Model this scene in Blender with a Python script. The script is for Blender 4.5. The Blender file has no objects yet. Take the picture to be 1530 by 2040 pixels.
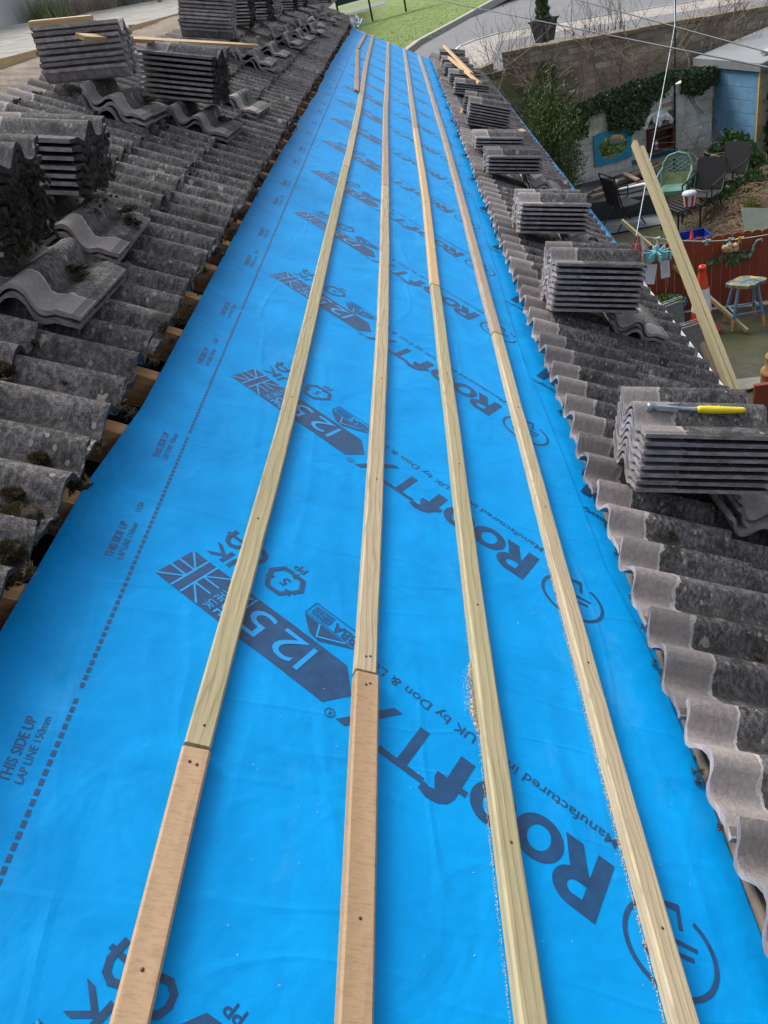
import bpy, bmesh, math, random
from mathutils import Vector, Matrix, noise
random.seed(7)
RAD = math.radians
S = bpy.context.scene
C = S.collection

# ------------------------------------------------------------ camera, sky, sun, exposure
ALPHA = RAD(31)                       # pitch of the roof
CAMZ, CAMH = 5.0, 1.1                 # camera above the yard / above the roof surface
cam_d = bpy.data.cameras.new('camera'); cam = bpy.data.objects.new('camera', cam_d); C.objects.link(cam)
cam_d.sensor_fit = 'VERTICAL'; cam_d.sensor_height = 24; cam_d.sensor_width = 18
cam_d.lens = 18.02; cam_d.clip_end = 400; cam_d.clip_start = 0.02
U_c = Vector((.94695, .26515, .18160)); V_c = Vector((.00899, -.58670, .80975))
V_c.normalize(); U_c = (U_c - U_c.dot(V_c) * V_c).normalized(); N_c = U_c.cross(V_c)
ca, sa = math.cos(ALPHA), math.sin(ALPHA)
rowX = ca * U_c + sa * N_c; rowY = V_c; rowZ = ca * N_c - sa * U_c
F = Matrix((rowX, rowY, rowZ))
right = F @ Vector((1, 0, 0)); up = F @ Vector((0, -1, 0)); back = F @ Vector((0, 0, -1))
cam.matrix_world = Matrix((( right.x, up.x, back.x, 0), (right.y, up.y, back.y, 0), (right.z, up.z, back.z, CAMZ), (0, 0, 0, 1)))
S.camera = cam
S.view_settings.view_transform = 'Standard'; S.view_settings.look = 'None'
S.view_settings.gamma = 1; S.view_settings.exposure = 0.62
W = bpy.data.worlds.new('World'); S.world = W; W.use_nodes = True
nt = W.node_tree; nt.nodes.clear()
wo = nt.nodes.new('ShaderNodeOutputWorld'); bg = nt.nodes.new('ShaderNodeBackground'); sky = nt.nodes.new('ShaderNodeTexSky')
sky.sky_type = 'NISHITA'; sky.sun_disc = False; sky.sun_elevation = RAD(50); sky.sun_rotation = RAD(-42)
sky.air_density = 1.0; sky.dust_density = 6.0; sky.ozone_density = 1.0; sky.altitude = 50
hsv = nt.nodes.new('ShaderNodeHueSaturation'); hsv.inputs['Saturation'].default_value = .45
nt.links.new(sky.outputs[0], hsv.inputs['Color']); nt.links.new(hsv.outputs[0], bg.inputs[0]); bg.inputs[1].default_value = .15
nt.links.new(bg.outputs[0], wo.inputs[0])
sl = bpy.data.lights.new('sun', 'SUN'); sl.energy = 1.0; sl.angle = RAD(22); sl.color = (1, .97, .93)
so = bpy.data.objects.new('sun', sl); C.objects.link(so)
el, az = RAD(50), RAD(-42)
sd = Vector((math.sin(az) * math.cos(el), math.cos(az) * math.cos(el), math.sin(el)))
so.rotation_euler = (-sd).to_track_quat('-Z', 'Y').to_euler(); so.location = (0, 0, 30)

# ------------------------------------------------------------ helpers
Uw = Vector((ca, 0, -sa)); Yw = Vector((0, 1, 0)); Nw = Vector((sa, 0, ca)); CAMP = Vector((0, 0, CAMZ))
ROOF = Matrix.Translation(CAMP - CAMH * Nw) @ Matrix((Uw, Yw, Nw)).transposed().to_4x4()
def R(u, v, n=0.0): return ROOF @ Vector((u, v, n))
rnd = random.random
def rr(a, b): return a + (b - a) * random.random()

class MB:
    def __init__(s): s.v = []; s.f = []; s.u = []; s.m = []; s.sm = []
    def add(s, vs, fs, uvs=None, mi=0, smooth=False):
        o = len(s.v); s.v += [tuple(p) for p in vs]
        for k, f in enumerate(fs):
            s.f.append([i + o for i in f]); s.m.append(mi); s.sm.append(smooth)
            if uvs: s.u.append([uvs[i] for i in f] if not isinstance(uvs, dict) else uvs[k])
            else: s.u.append([(vs[i][0], vs[i][1]) for i in f])
    def box(s, size, M=None, mi=0, taper=None):
        """box centred on the origin of M; uv in metres, v along the longest side"""
        M = M or Matrix(); x, y, z = [d / 2 for d in size]
        P = [(-x, -y, -z), (x, -y, -z), (x, y, -z), (-x, y, -z), (-x, -y, z), (x, -y, z), (x, y, z), (-x, y, z)]
        if taper: P = P[:4] + [(p[0] * taper, p[1] * taper, p[2]) for p in P[4:]]
        L = max(range(3), key=lambda i: size[i]); ox, oy = rnd() * 5, rnd() * 9
        fs = [(0, 3, 2, 1), (4, 5, 6, 7), (0, 1, 5, 4), (1, 2, 6, 5), (2, 3, 7, 6), (3, 0, 4, 7)]; ax = [2, 2, 1, 0, 1, 0]
        uvs = {}
        for k, f in enumerate(fs):
            o = [i for i in range(3) if i != ax[k]]
            if L in o: o.remove(L); a, b = o[0], L
            else: a, b = o
            uvs[k] = [(P[i][a] + ox + .3 * ax[k], P[i][b] + oy) for i in f]
        s.add([M @ Vector(p) for p in P], fs, uvs, mi)
    def bar(s, a, b, w, h=None, upv=Vector((0, 0, 1)), mi=0):
        a = Vector(a); b = Vector(b); h = h or w; d = b - a; y = d.normalized()
        x = y.cross(upv)
        if x.length < 1e-4: x = y.cross(Vector((1, 0, 0)))
        x.normalize(); z = x.cross(y)
        M = Matrix((x, y, z)).transposed().to_4x4(); M.translation = (a + b) / 2
        s.box((w, d.length, h), M, mi)
    def tube(s, path, r, n=6, mi=0, cap=True):
        P = [Vector(p) for p in path]; rs = r if isinstance(r, (list, tuple)) else [r] * len(P)
        vs = []; uvs = []; prev = None; L = 0
        for i, p in enumerate(P):
            d = (P[min(i + 1, len(P) - 1)] - P[max(i - 1, 0)]).normalized()
            if prev is None:
                x = d.cross(Vector((0, 0, 1)))
                if x.length < .1: x = d.cross(Vector((1, 0, 0)))
            else: x = prev - d * prev.dot(d)
            x.normalize(); prev = x; y = d.cross(x)
            if i: L += (P[i] - P[i - 1]).length
            for k in range(n):
                t = 2 * math.pi * k / n; vs.append(p + rs[i] * (math.cos(t) * x + math.sin(t) * y)); uvs.append((rs[i] * t, L))
        fs = [(i * n + k, i * n + (k + 1) % n, (i + 1) * n + (k + 1) % n, (i + 1) * n + k) for i in range(len(P) - 1) for k in range(n)]
        s.add(vs, fs, uvs, mi, True)
        if cap:
            s.add(vs[:n], [tuple(range(n))[::-1]], uvs[:n], mi); s.add(vs[-n:], [tuple(range(n))], uvs[-n:], mi)
    def lathe(s, prof, M, n=20, mi=0, sx=1, sy=1):
        vs = []; uvs = []
        for r, z in prof:
            for k in range(n):
                t = 2 * math.pi * k / n; vs.append(M @ Vector((r * sx * math.cos(t), r * sy * math.sin(t), z))); uvs.append((t * .1, z))
        fs = [(i * n + k, i * n + (k + 1) % n, (i + 1) * n + (k + 1) % n, (i + 1) * n + k) for i in range(len(prof) - 1) for k in range(n)]
        s.add(vs, fs, uvs, mi, True)
    def prism(s, poly, h, M, mi=0):
        """poly in local xy, thickness h along local z"""
        n = len(poly); vs = [M @ Vector((p[0], p[1], 0)) for p in poly] + [M @ Vector((p[0], p[1], h)) for p in poly]
        uv = [(p[0], p[1]) for p in poly] * 2
        fs = [tuple(range(n))[::-1], tuple(range(n, 2 * n))] + [(i, (i + 1) % n, n + (i + 1) % n, n + i) for i in range(n)]
        s.add(vs, fs, uv, mi)
    def blob(s, c, r, amp=.35, sub=2, mi=0, fr=1.0, sc=(1, 1, 1)):
        bm = bmesh.new(); bmesh.ops.create_icosphere(bm, subdivisions=sub, radius=1)
        c = Vector(c); o = Vector((rnd() * 50, rnd() * 50, rnd() * 50)); vs = []
        for v in bm.verts:
            d = v.co.normalized(); k = 1 + amp * noise.noise(d * 1.7 * fr + o) + amp * .5 * noise.noise(d * 5 * fr + o)
            vs.append(c + Vector((d.x * sc[0], d.y * sc[1], d.z * sc[2])) * r * k)
        s.add(vs, [[v.index for v in f.verts] for f in bm.faces], None, mi, True); bm.free()

def setp(o, label=None, cat=None, group=None, kind=None):
    if label: o['label'] = label
    if cat: o['category'] = cat
    if group: o['group'] = group
    if kind: o['kind'] = kind
    return o
def mesh_of(name, mb, mats, off=Vector((0, 0, 0))):
    me = bpy.data.meshes.new(name)
    me.from_pydata([(p[0] - off.x, p[1] - off.y, p[2] - off.z) for p in mb.v], [], mb.f)
    mats = mats if isinstance(mats, (list, tuple)) else [mats]
    for m in mats: me.materials.append(m)
    me.polygons.foreach_set('material_index', mb.m); me.polygons.foreach_set('use_smooth', mb.sm)
    uvl = me.uv_layers.new(name='UVMap'); uvl.data.foreach_set('uv', [c for f in mb.u for p in f for c in p])
    me.update(); return me
def obj(name, mb, mats, parent=None, loc=None, **kw):
    off = Vector(parent['_loc']) if parent else (Vector(loc) if loc is not None else Vector((0, 0, 0)))
    if parent is None and loc is None and mb.v:
        n = len(mb.v); off = Vector((sum(p[0] for p in mb.v) / n, sum(p[1] for p in mb.v) / n, min(p[2] for p in mb.v)))
    o = bpy.data.objects.new(name, mesh_of(name, mb, mats, off)); C.objects.link(o)
    if parent: o.parent = parent; o['_loc'] = list(off)
    else: o.location = off; o['_loc'] = list(off)
    return setp(o, **kw)
def thing(name, label, cat, loc, group=None, kind=None):
    o = bpy.data.objects.new(name, None); C.objects.link(o); o.location = loc; o['_loc'] = list(loc); o.empty_display_size = .1
    return setp(o, label, cat, group, kind)

# ------------------------------------------------------------ materials
def newmat(name):
    m = bpy.data.materials.new(name); m.use_nodes = True; n = m.node_tree; n.nodes.clear()
    out = n.nodes.new('ShaderNodeOutputMaterial'); b = n.nodes.new('ShaderNodeBsdfPrincipled'); n.links.new(b.outputs[0], out.inputs[0])
    return m, n, b
def N(n, t, **kw):
    x = n.nodes.new(t)
    for k, v in kw.items():
        if hasattr(x, k) and k not in ('Scale',): setattr(x, k, v)
        else: x.inputs[k].default_value = v
    return x
def ramp(n, src, stops, interp='LINEAR'):
    r = n.nodes.new('ShaderNodeValToRGB'); r.color_ramp.interpolation = interp; e = r.color_ramp.elements
    while len(e) < len(stops): e.new(.5)
    for i, (p, c) in enumerate(stops): e[i].position = p; e[i].color = (*c, 1) if len(c) == 3 else c
    n.links.new(src, r.inputs[0]); return r.outputs[0]
def mixc(n, fac, a, b, mode='MIX'):
    x = n.nodes.new('ShaderNodeMix'); x.data_type = 'RGBA'; x.blend_type = mode; x.clamp_factor = True
    for s, i in ((fac, 0), (a, 6), (b, 7)):
        if hasattr(s, 'links'): n.links.new(s, x.inputs[i])
        else: x.inputs[i].default_value = s if i == 0 else (*s, 1)
    return x.outputs[2]
def math_(n, op, a, b=0.0):
    x = n.nodes.new('ShaderNodeMath'); x.operation = op
    for s, i in ((a, 0), (b, 1)):
        if hasattr(s, 'links'): n.links.new(s, x.inputs[i])
        else: x.inputs[i].default_value = s
    return x.outputs[0]
def noise_(n, vec, scale, detail=4, rough=.55, dist=0):
    x = n.nodes.new('ShaderNodeTexNoise'); x.inputs['Scale'].default_value = scale; x.inputs['Detail'].default_value = detail
    x.inputs['Roughness'].default_value = rough; x.inputs['Distortion'].default_value = dist; n.links.new(vec, x.inputs['Vector']); return x.outputs['Fac']
def bump(n, b, h, strength=.3, dist=.01):
    x = n.nodes.new('ShaderNodeBump'); x.inputs['Strength'].default_value = strength; x.inputs['Distance'].default_value = dist
    n.links.new(h, x.inputs['Height']); n.links.new(x.outputs[0], b.inputs['Normal'])
def vecs(n, kind='Object'):
    t = n.nodes.new('ShaderNodeTexCoord'); return t.outputs[kind]
def plain(name, col, rough=.7, var=.25, scale=8, bmp=.2, metal=0, dark=None, kind='Object', spec=.5, bdist=.004):
    m, n, b = newmat(name); v = vecs(n, kind)
    f = noise_(n, v, scale, 6, .6)
    lo = dark or tuple(c * (1 - var) for c in col); hi = tuple(min(1, c * (1 + var)) for c in col)
    n.links.new(ramp(n, f, [(.3, lo), (.7, hi)]), b.inputs['Base Color'])
    b.inputs['Roughness'].default_value = rough; b.inputs['Metallic'].default_value = metal
    b.inputs['Specular IOR Level'].default_value = spec
    bump(n, b, noise_(n, v, scale * 6, 5), bmp, bdist); return m

def leafmat(name, c1, c2, c3=None, rough=.5):
    m, n, b = newmat(name); g = n.nodes.new('ShaderNodeNewGeometry'); v = vecs(n)
    f = noise_(n, v, 3.0, 3)
    r = math_(n, 'ADD', math_(n, 'MULTIPLY', g.outputs['Random Per Island'], .6), math_(n, 'MULTIPLY', f, .4))
    st = [(.15, c1), (.75, c2)] + ([(.95, c3)] if c3 else [])
    n.links.new(ramp(n, r, st), b.inputs['Base Color']); b.inputs['Roughness'].default_value = rough
    return m

def tile_mat():
    m, n, b = newmat('weathered_concrete_tile')
    uv = vecs(n, 'UV'); oi = n.nodes.new('ShaderNodeObjectInfo')
    sep = n.nodes.new('ShaderNodeSeparateXYZ'); n.links.new(uv, sep.inputs[0])
    # uv.y = metres from the head + 10*seed ; recover both
    seed = math_(n, 'FLOOR', math_(n, 'DIVIDE', sep.outputs[1], 2.0)); yl = math_(n, 'SUBTRACT', sep.outputs[1], math_(n, 'MULTIPLY', seed, 2.0))
    cb = n.nodes.new('ShaderNodeCombineXYZ'); n.links.new(sep.outputs[0], cb.inputs[0]); n.links.new(yl, cb.inputs[1])
    z = math_(n, 'ADD', math_(n, 'MULTIPLY', oi.outputs['Random'], 37.0), math_(n, 'MULTIPLY', seed, 1.7)); n.links.new(z, cb.inputs[2])
    P = cb.outputs[0]
    big = noise_(n, P, 9, 5, .65); fine = noise_(n, P, 90, 4, .75); grain = noise_(n, P, 420, 2, .8); mid = noise_(n, P, 26, 5, .7)
    dark = ramp(n, mid, [(.33, (.008, .008, .009)), (.46, (.034, .033, .036)), (.6, (.070, .068, .072)), (.8, (.14, .135, .135))])
    dark = mixc(n, ramp(n, fine, [(.44, (0, 0, 0)), (.64, (1, 1, 1))]), dark, (.185, .18, .185))
    dark = mixc(n, ramp(n, grain, [(.56, (0, 0, 0)), (.72, (.75, .75, .75))]), dark, (.33, .32, .31))
    dark = mixc(n, ramp(n, big, [(.34, (.9, .9, .9)), (.46, (0, 0, 0))]), dark, (.015, .014, .013))
    # lichen rosettes
    vo = n.nodes.new('ShaderNodeTexVoronoi'); vo.inputs['Scale'].default_value = 17; n.links.new(P, vo.inputs['Vector'])
    vd = math_(n, 'ADD', vo.outputs['Distance'], math_(n, 'MULTIPLY', math_(n, 'SUBTRACT', noise_(n, P, 55, 5, .75), .5), .95))
    sp = n.nodes.new('ShaderNodeSeparateColor'); n.links.new(vo.outputs['Color'], sp.inputs[0])
    rad = math_(n, 'MULTIPLY', math_(n, 'GREATER_THAN', sp.outputs[0], .70), math_(n, 'ADD', math_(n, 'MULTIPLY', sp.outputs[1], .22), .04))
    lich = math_(n, 'LESS_THAN', vd, rad)
    dark = mixc(n, math_(n, 'MULTIPLY', lich, .75), dark, (.40, .40, .36))
    vo2 = n.nodes.new('ShaderNodeTexVoronoi'); vo2.inputs['Scale'].default_value = 60; n.links.new(P, vo2.inputs['Vector'])
    sp2 = n.nodes.new('ShaderNodeSeparateColor'); n.links.new(vo2.outputs['Color'], sp2.inputs[0])
    l2 = math_(n, 'LESS_THAN', vo2.outputs['Distance'], math_(n, 'MULTIPLY', math_(n, 'GREATER_THAN', sp2.outputs[0], .9), .3))
    dark = mixc(n, math_(n, 'MULTIPLY', l2, .6), dark, (.42, .41, .38))
    # rib shade painted into the two troughs of each tile, broken up like grime
    tr = math_(n, 'ABSOLUTE', math_(n, 'SUBTRACT', math_(n, 'ABSOLUTE', math_(n, 'SUBTRACT', sep.outputs[0], .14)), .07))
    gr = ramp(n, math_(n, 'ADD', tr, math_(n, 'MULTIPLY', math_(n, 'SUBTRACT', mid, .5), .05)), [(.006, (.72, .72, .72)), (.026, (0, 0, 0))])
    dark = mixc(n, gr, dark, (.016, .015, .014))
    # moss tint toward the tail
    dark = mixc(n, math_(n, 'MULTIPLY', math_(n, 'GREATER_THAN', math_(n, 'ADD', mid, math_(n, 'MULTIPLY', yl, .35)), .74), .6), dark, (.035, .033, .012))
    # head strip that was covered by the course above: clean grey-brown with a white lime line at its edge
    edge = math_(n, 'ADD', yl, math_(n, 'MULTIPLY', math_(n, 'SUBTRACT', noise_(n, P, 22, 3, .6), .5), .055))
    pale = mixc(n, big, (.15, .138, .135), (.34, .315, .305))
    pale = mixc(n, ramp(n, fine, [(.4, (0, 0, 0)), (.75, (.6, .6, .6))]), pale, (.42, .40, .385))
    headf = math_(n, 'LESS_THAN', edge, .112)
    col = mixc(n, headf, dark, pale)
    line = math_(n, 'COMPARE', edge, .112); line.node.inputs[2].default_value = .0045
    col = mixc(n, math_(n, 'MULTIPLY', line, .75), col, (.5, .49, .48))
    # underside / edges flagged by uv.x > 1 : bare concrete with lime bloom
    side = math_(n, 'GREATER_THAN', sep.outputs[0], 1.0)
    bare = mixc(n, ramp(n, mid, [(.35, (0, 0, 0)), (.7, (1, 1, 1))]), (.20, .19, .20), (.52, .50, .52))
    bare = mixc(n, math_(n, 'GREATER_THAN', yl, .381), bare, (.040, .036, .034))
    gap_shade = math_(n, 'MULTIPLY', math_(n, 'GREATER_THAN', sep.outputs[0], .280), math_(n, 'LESS_THAN', sep.outputs[0], .301))  # dark band on the ledge: shade of the gaps between piled tiles, painted in
    col = mixc(n, math_(n, 'MULTIPLY', gap_shade, .5), col, (.016, .014, .014))
    col = mixc(n, side, col, bare)
    # per tile tint
    wn = n.nodes.new('ShaderNodeTexWhiteNoise'); wn.noise_dimensions = '1D'; n.links.new(z, wn.inputs['W'])
    col = mixc(n, 1.0, col, ramp(n, wn.outputs['Value'], [(0, (.66, .65, .66)), (1, (1.32, 1.25, 1.22))]), 'MULTIPLY')
    n.links.new(col, b.inputs['Base Color']); b.inputs['Roughness'].default_value = .8
    bump(n, b, math_(n, 'ADD', math_(n, 'MULTIPLY', mid, .7), math_(n, 'ADD', math_(n, 'MULTIPLY', fine, .5), math_(n, 'MULTIPLY', grain, .4))), 1.0, .007)
    return m

def wood_mat(name, base, dark, knot=(.16, .07, .03), lines=38, sawn=0.0, alt=None, rough=.75):
    m, n, b = newmat(name); uv = vecs(n, 'UV'); oi = n.nodes.new('ShaderNodeObjectInfo')
    mp = n.nodes.new('ShaderNodeMapping'); mp.inputs['Scale'].default_value = (1, .045, 1); n.links.new(uv, mp.inputs[0])
    cb = n.nodes.new('ShaderNodeCombineXYZ'); n.links.new(math_(n, 'MULTIPLY', oi.outputs['Random'], 11.0), cb.inputs[0]); n.links.new(math_(n, 'MULTIPLY', oi.outputs['Random'], 5.0), cb.inputs[2])
    ad = n.nodes.new('ShaderNodeVectorMath'); n.links.new(mp.outputs[0], ad.inputs[0]); n.links.new(cb.outputs[0], ad.inputs[1]); P = ad.outputs[0]
    # knots
    mk = n.nodes.new('ShaderNodeMapping'); mk.inputs['Scale'].default_value = (1, .5, 1); n.links.new(uv, mk.inputs[0])
    ad2 = n.nodes.new('ShaderNodeVectorMath'); n.links.new(mk.outputs[0], ad2.inputs[0]); n.links.new(cb.outputs[0], ad2.inputs[1])
    vo = n.nodes.new('ShaderNodeTexVoronoi'); vo.inputs['Scale'].default_value = 9; n.links.new(ad2.outputs[0], vo.inputs['Vector'])
    kd = vo.outputs['Distance']
    wob = math_(n, 'MULTIPLY', noise_(n, P, 16, 3, .55), 1.0)
    kpush = math_(n, 'DIVIDE', .007, math_(n, 'ADD', kd, .09))
    sep = n.nodes.new('ShaderNodeSeparateXYZ'); n.links.new(P, sep.inputs[0])
    ph = math_(n, 'MULTIPLY', math_(n, 'ADD', math_(n, 'ADD', sep.outputs[0], math_(n, 'MULTIPLY', wob, .060)), kpush), lines * 6.283)
    w = math_(n, 'ABSOLUTE', math_(n, 'SINE', ph))
    ln = ramp(n, w, [(0, (1, 1, 1)), (.28, (.25, .25, .25)), (.7, (0, 0, 0))])
    tone = mixc(n, noise_(n, P, 22, 4), tuple(c * .82 for c in base), tuple(min(1, c * 1.12) for c in base))
    if alt: tone = mixc(n, ramp(n, noise_(n, P, 5, 2), [(.45, (0, 0, 0)), (.62, (1, 1, 1))]), tone, alt)
    col = mixc(n, math_(n, 'MULTIPLY', ln, .50 - .38 * sawn), tone, dark)
    kn = ramp(n, kd, [(.035, (1, 1, 1)), (.075, (0, 0, 0))])
    col = mixc(n, math_(n, 'MULTIPLY', kn, .85), col, knot)
    fib = n.nodes.new('ShaderNodeMapping'); fib.inputs['Scale'].default_value = (1, .03, 1) if not sawn else (.15, 1, 1); n.links.new(uv, fib.inputs[0])
    fb = noise_(n, fib.outputs[0], 260, 3, .7)
    if sawn: fb = math_(n, 'ADD', math_(n, 'MULTIPLY', fb, .6), math_(n, 'MULTIPLY', noise_(n, uv, 60, 5, .75), .4))
    col = mixc(n, .75 if sawn else .5, col, ramp(n, fb, [(.28, (.50, .46, .42)), (.50, (.98, .98, .98)), (.75, (1.14, 1.14, 1.14))]), 'MULTIPLY')
    n.links.new(col, b.inputs['Base Color']); b.inputs['Roughness'].default_value = rough
    bump(n, b, math_(n, 'ADD', fb, math_(n, 'MULTIPLY', w, .5)), .5, .0015)
    return m

def membrane_mat():
    m, n, b = newmat('blue_breather_membrane'); v = vecs(n, 'UV')
    f = noise_(n, v, 6, 5, .65); g = noise_(n, v, 40, 3)
    c = mixc(n, ramp(n, f, [(.35, (0, 0, 0)), (.7, (1, 1, 1))]), (0, .275, .68), (0, .335, .79))
    st = n.nodes.new('ShaderNodeMapping'); st.inputs['Scale'].default_value = (1, .5, 1); st.inputs['Rotation'].default_value = (0, 0, .5); n.links.new(v, st.inputs[0])
    du = noise_(n, st.outputs[0], 3.2, 8, .72, .4)
    c = mixc(n, ramp(n, du, [(.56, (0, 0, 0)), (.74, (.13, .13, .13))]), c, (.30, .50, .62))                     # dust and scuffs
    sc = noise_(n, st.outputs[0], 48, 3, .8, 1.5); c = mixc(n, ramp(n, sc, [(.72, (0, 0, 0)), (.78, (.35, .35, .35))]), c, (.22, .50, .78))
    c = mixc(n, math_(n, 'MULTIPLY', math_(n, 'GREATER_THAN', noise_(n, v, 300, 2), .80), .4), c, (.25, .5, .75))
    n.links.new(c, b.inputs['Base Color']); b.inputs['Roughness'].default_value = .55; b.inputs['Specular IOR Level'].default_value = .12
    def crease(sx, sy, rot, k, w):
        mp = n.nodes.new('ShaderNodeMapping'); mp.inputs['Scale'].default_value = (sx, sy, 1); mp.inputs['Rotation'].default_value = (0, 0, rot); n.links.new(v, mp.inputs[0])
        q = math_(n, 'ABSOLUTE', math_(n, 'SUBTRACT', noise_(n, mp.outputs[0], k, 2, .5, .3), .5)); return ramp(n, q, [(0, (1, 1, 1)), (w, (0, 0, 0))])
    hh = math_(n, 'ADD', math_(n, 'MULTIPLY', noise_(n, v, 5, 3, .5, .6), 1.0), math_(n, 'ADD', math_(n, 'MULTIPLY', g, .12), math_(n, 'MULTIPLY', noise_(n, v, 900, 2), .03)))
    hh = math_(n, 'ADD', hh, math_(n, 'ADD', math_(n, 'MULTIPLY', crease(1, .25, .12, 3.1, .03), .10), math_(n, 'MULTIPLY', crease(.3, 1.2, .35, 3.7, .022), .07)))
    bump(n, b, hh, .5, .02); return m

def block_mat(name, col, mortar, bw, bh, dirt=(.12, .12, .07), var=.15, rot=0):
    """masonry laid in the uv of the wall (metres)"""
    m, n, b = newmat(name); uv = vecs(n, 'UV')
    br = n.nodes.new('ShaderNodeTexBrick'); br.inputs['Scale'].default_value = 1; br.inputs['Brick Width'].default_value = bw; br.inputs['Row Height'].default_value = bh
    br.inputs['Mortar Size'].default_value = .012; br.inputs['Mortar Smooth'].default_value = .4; br.inputs['Bias'].default_value = 0
    wv = n.nodes.new('ShaderNodeVectorMath'); nn = n.nodes.new('ShaderNodeTexNoise'); nn.inputs['Scale'].default_value = 4; n.links.new(uv, nn.inputs['Vector'])
    sc = n.nodes.new('ShaderNodeVectorMath'); sc.operation = 'SCALE'; sc.inputs['Scale'].default_value = .05; n.links.new(nn.outputs['Color'], sc.inputs[0])
    n.links.new(uv, wv.inputs[0]); n.links.new(sc.outputs[0], wv.inputs[1]); n.links.new(wv.outputs[0], br.inputs['Vector'])
    br.inputs['Color1'].default_value = (*tuple(c * (1 - var) for c in col), 1); br.inputs['Color2'].default_value = (*tuple(min(1, c * (1 + var)) for c in col), 1)
    br.inputs['Mortar'].default_value = (*mortar, 1)
    f = noise_(n, uv, 2.2, 6, .65); g = noise_(n, uv, 18, 5, .7)
    c = mixc(n, ramp(n, math_(n, 'ADD', math_(n, 'MULTIPLY', f, .6), math_(n, 'MULTIPLY', g, .4)), [(.47, (0, 0, 0)), (.62, (.85, .85, .85))]), br.outputs['Color'], dirt)
    c = mixc(n, .35, c, ramp(n, g, [(.3, (.6, .6, .6)), (.7, (1.2, 1.2, 1.2))]), 'MULTIPLY')
    n.links.new(c, b.inputs['Base Color']); b.inputs['Roughness'].default_value = .9
    bump(n, b, math_(n, 'ADD', math_(n, 'MULTIPLY', br.outputs['Fac'], -.6), g), .7, .02); return m

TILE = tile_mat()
MEMB = membrane_mat()
INK = plain('dark_blue_print', (.006, .060, .165), .5, .25, 40, .1, bdist=.001)
MEMB2 = plain('membrane_blue_reverse', (0, .31, .76), .45, .06, 20, .1, bdist=.001)
PINE = wood_mat('pale_treated_pine', (.50, .41, .26), (.20, .13, .055))
FARW = wood_mat('grey_tan_batten', (.37, .30, .225), (.18, .13, .09), lines=25)
PINE2 = wood_mat('green_treated_pine', (.44, .38, .22), (.20, .17, .07), lines=30)
OLDW = wood_mat('brown_weathered_batten', (.43, .33, .23), (.20, .13, .08), lines=32, alt=(.37, .265, .18))
SAWN = wood_mat('orange_sawn_timber', (.50, .335, .195), (.32, .18, .10), lines=14, sawn=1.0, alt=(.40, .27, .15))
RAFT = wood_mat('orange_rafter_timber', (.78, .43, .20), (.45, .22, .09), lines=18)
GREYW = wood_mat('grey_brown_wood', (.22, .17, .12), (.09, .06, .04), lines=25)
YELW = wood_mat('new_yellow_softwood', (.60, .42, .22), (.36, .2, .08), lines=22)
MOSS = leafmat('brown_green_moss', (.028, .019, .009), (.11, .08, .026), (.23, .20, .06), .95)
MOSSB = plain('moss_body', (.042, .031, .016), .95, .75, 90, 1.0, bdist=.012)
RENDER = plain('grey_render', (.56, .56, .56), .9, .22, .35, .4)
WHITEP = plain('white_pvc', (.80, .82, .82), .35, .04, 5, .05)
BLACK = plain('black_plastic', (.015, .015, .017), .45, .3, 12, .2)
DARKV = plain('dark_void', (.012, .010, .009), .95, .5, 6, .3)
STEEL = plain('worn_steel', (.32, .37, .42), .35, .3, 40, .3, metal=.7)
YELLOW = plain('yellow_rubber_grip', (.78, .62, .02), .5, .12, 30, .3)
print('materials ok')
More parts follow.
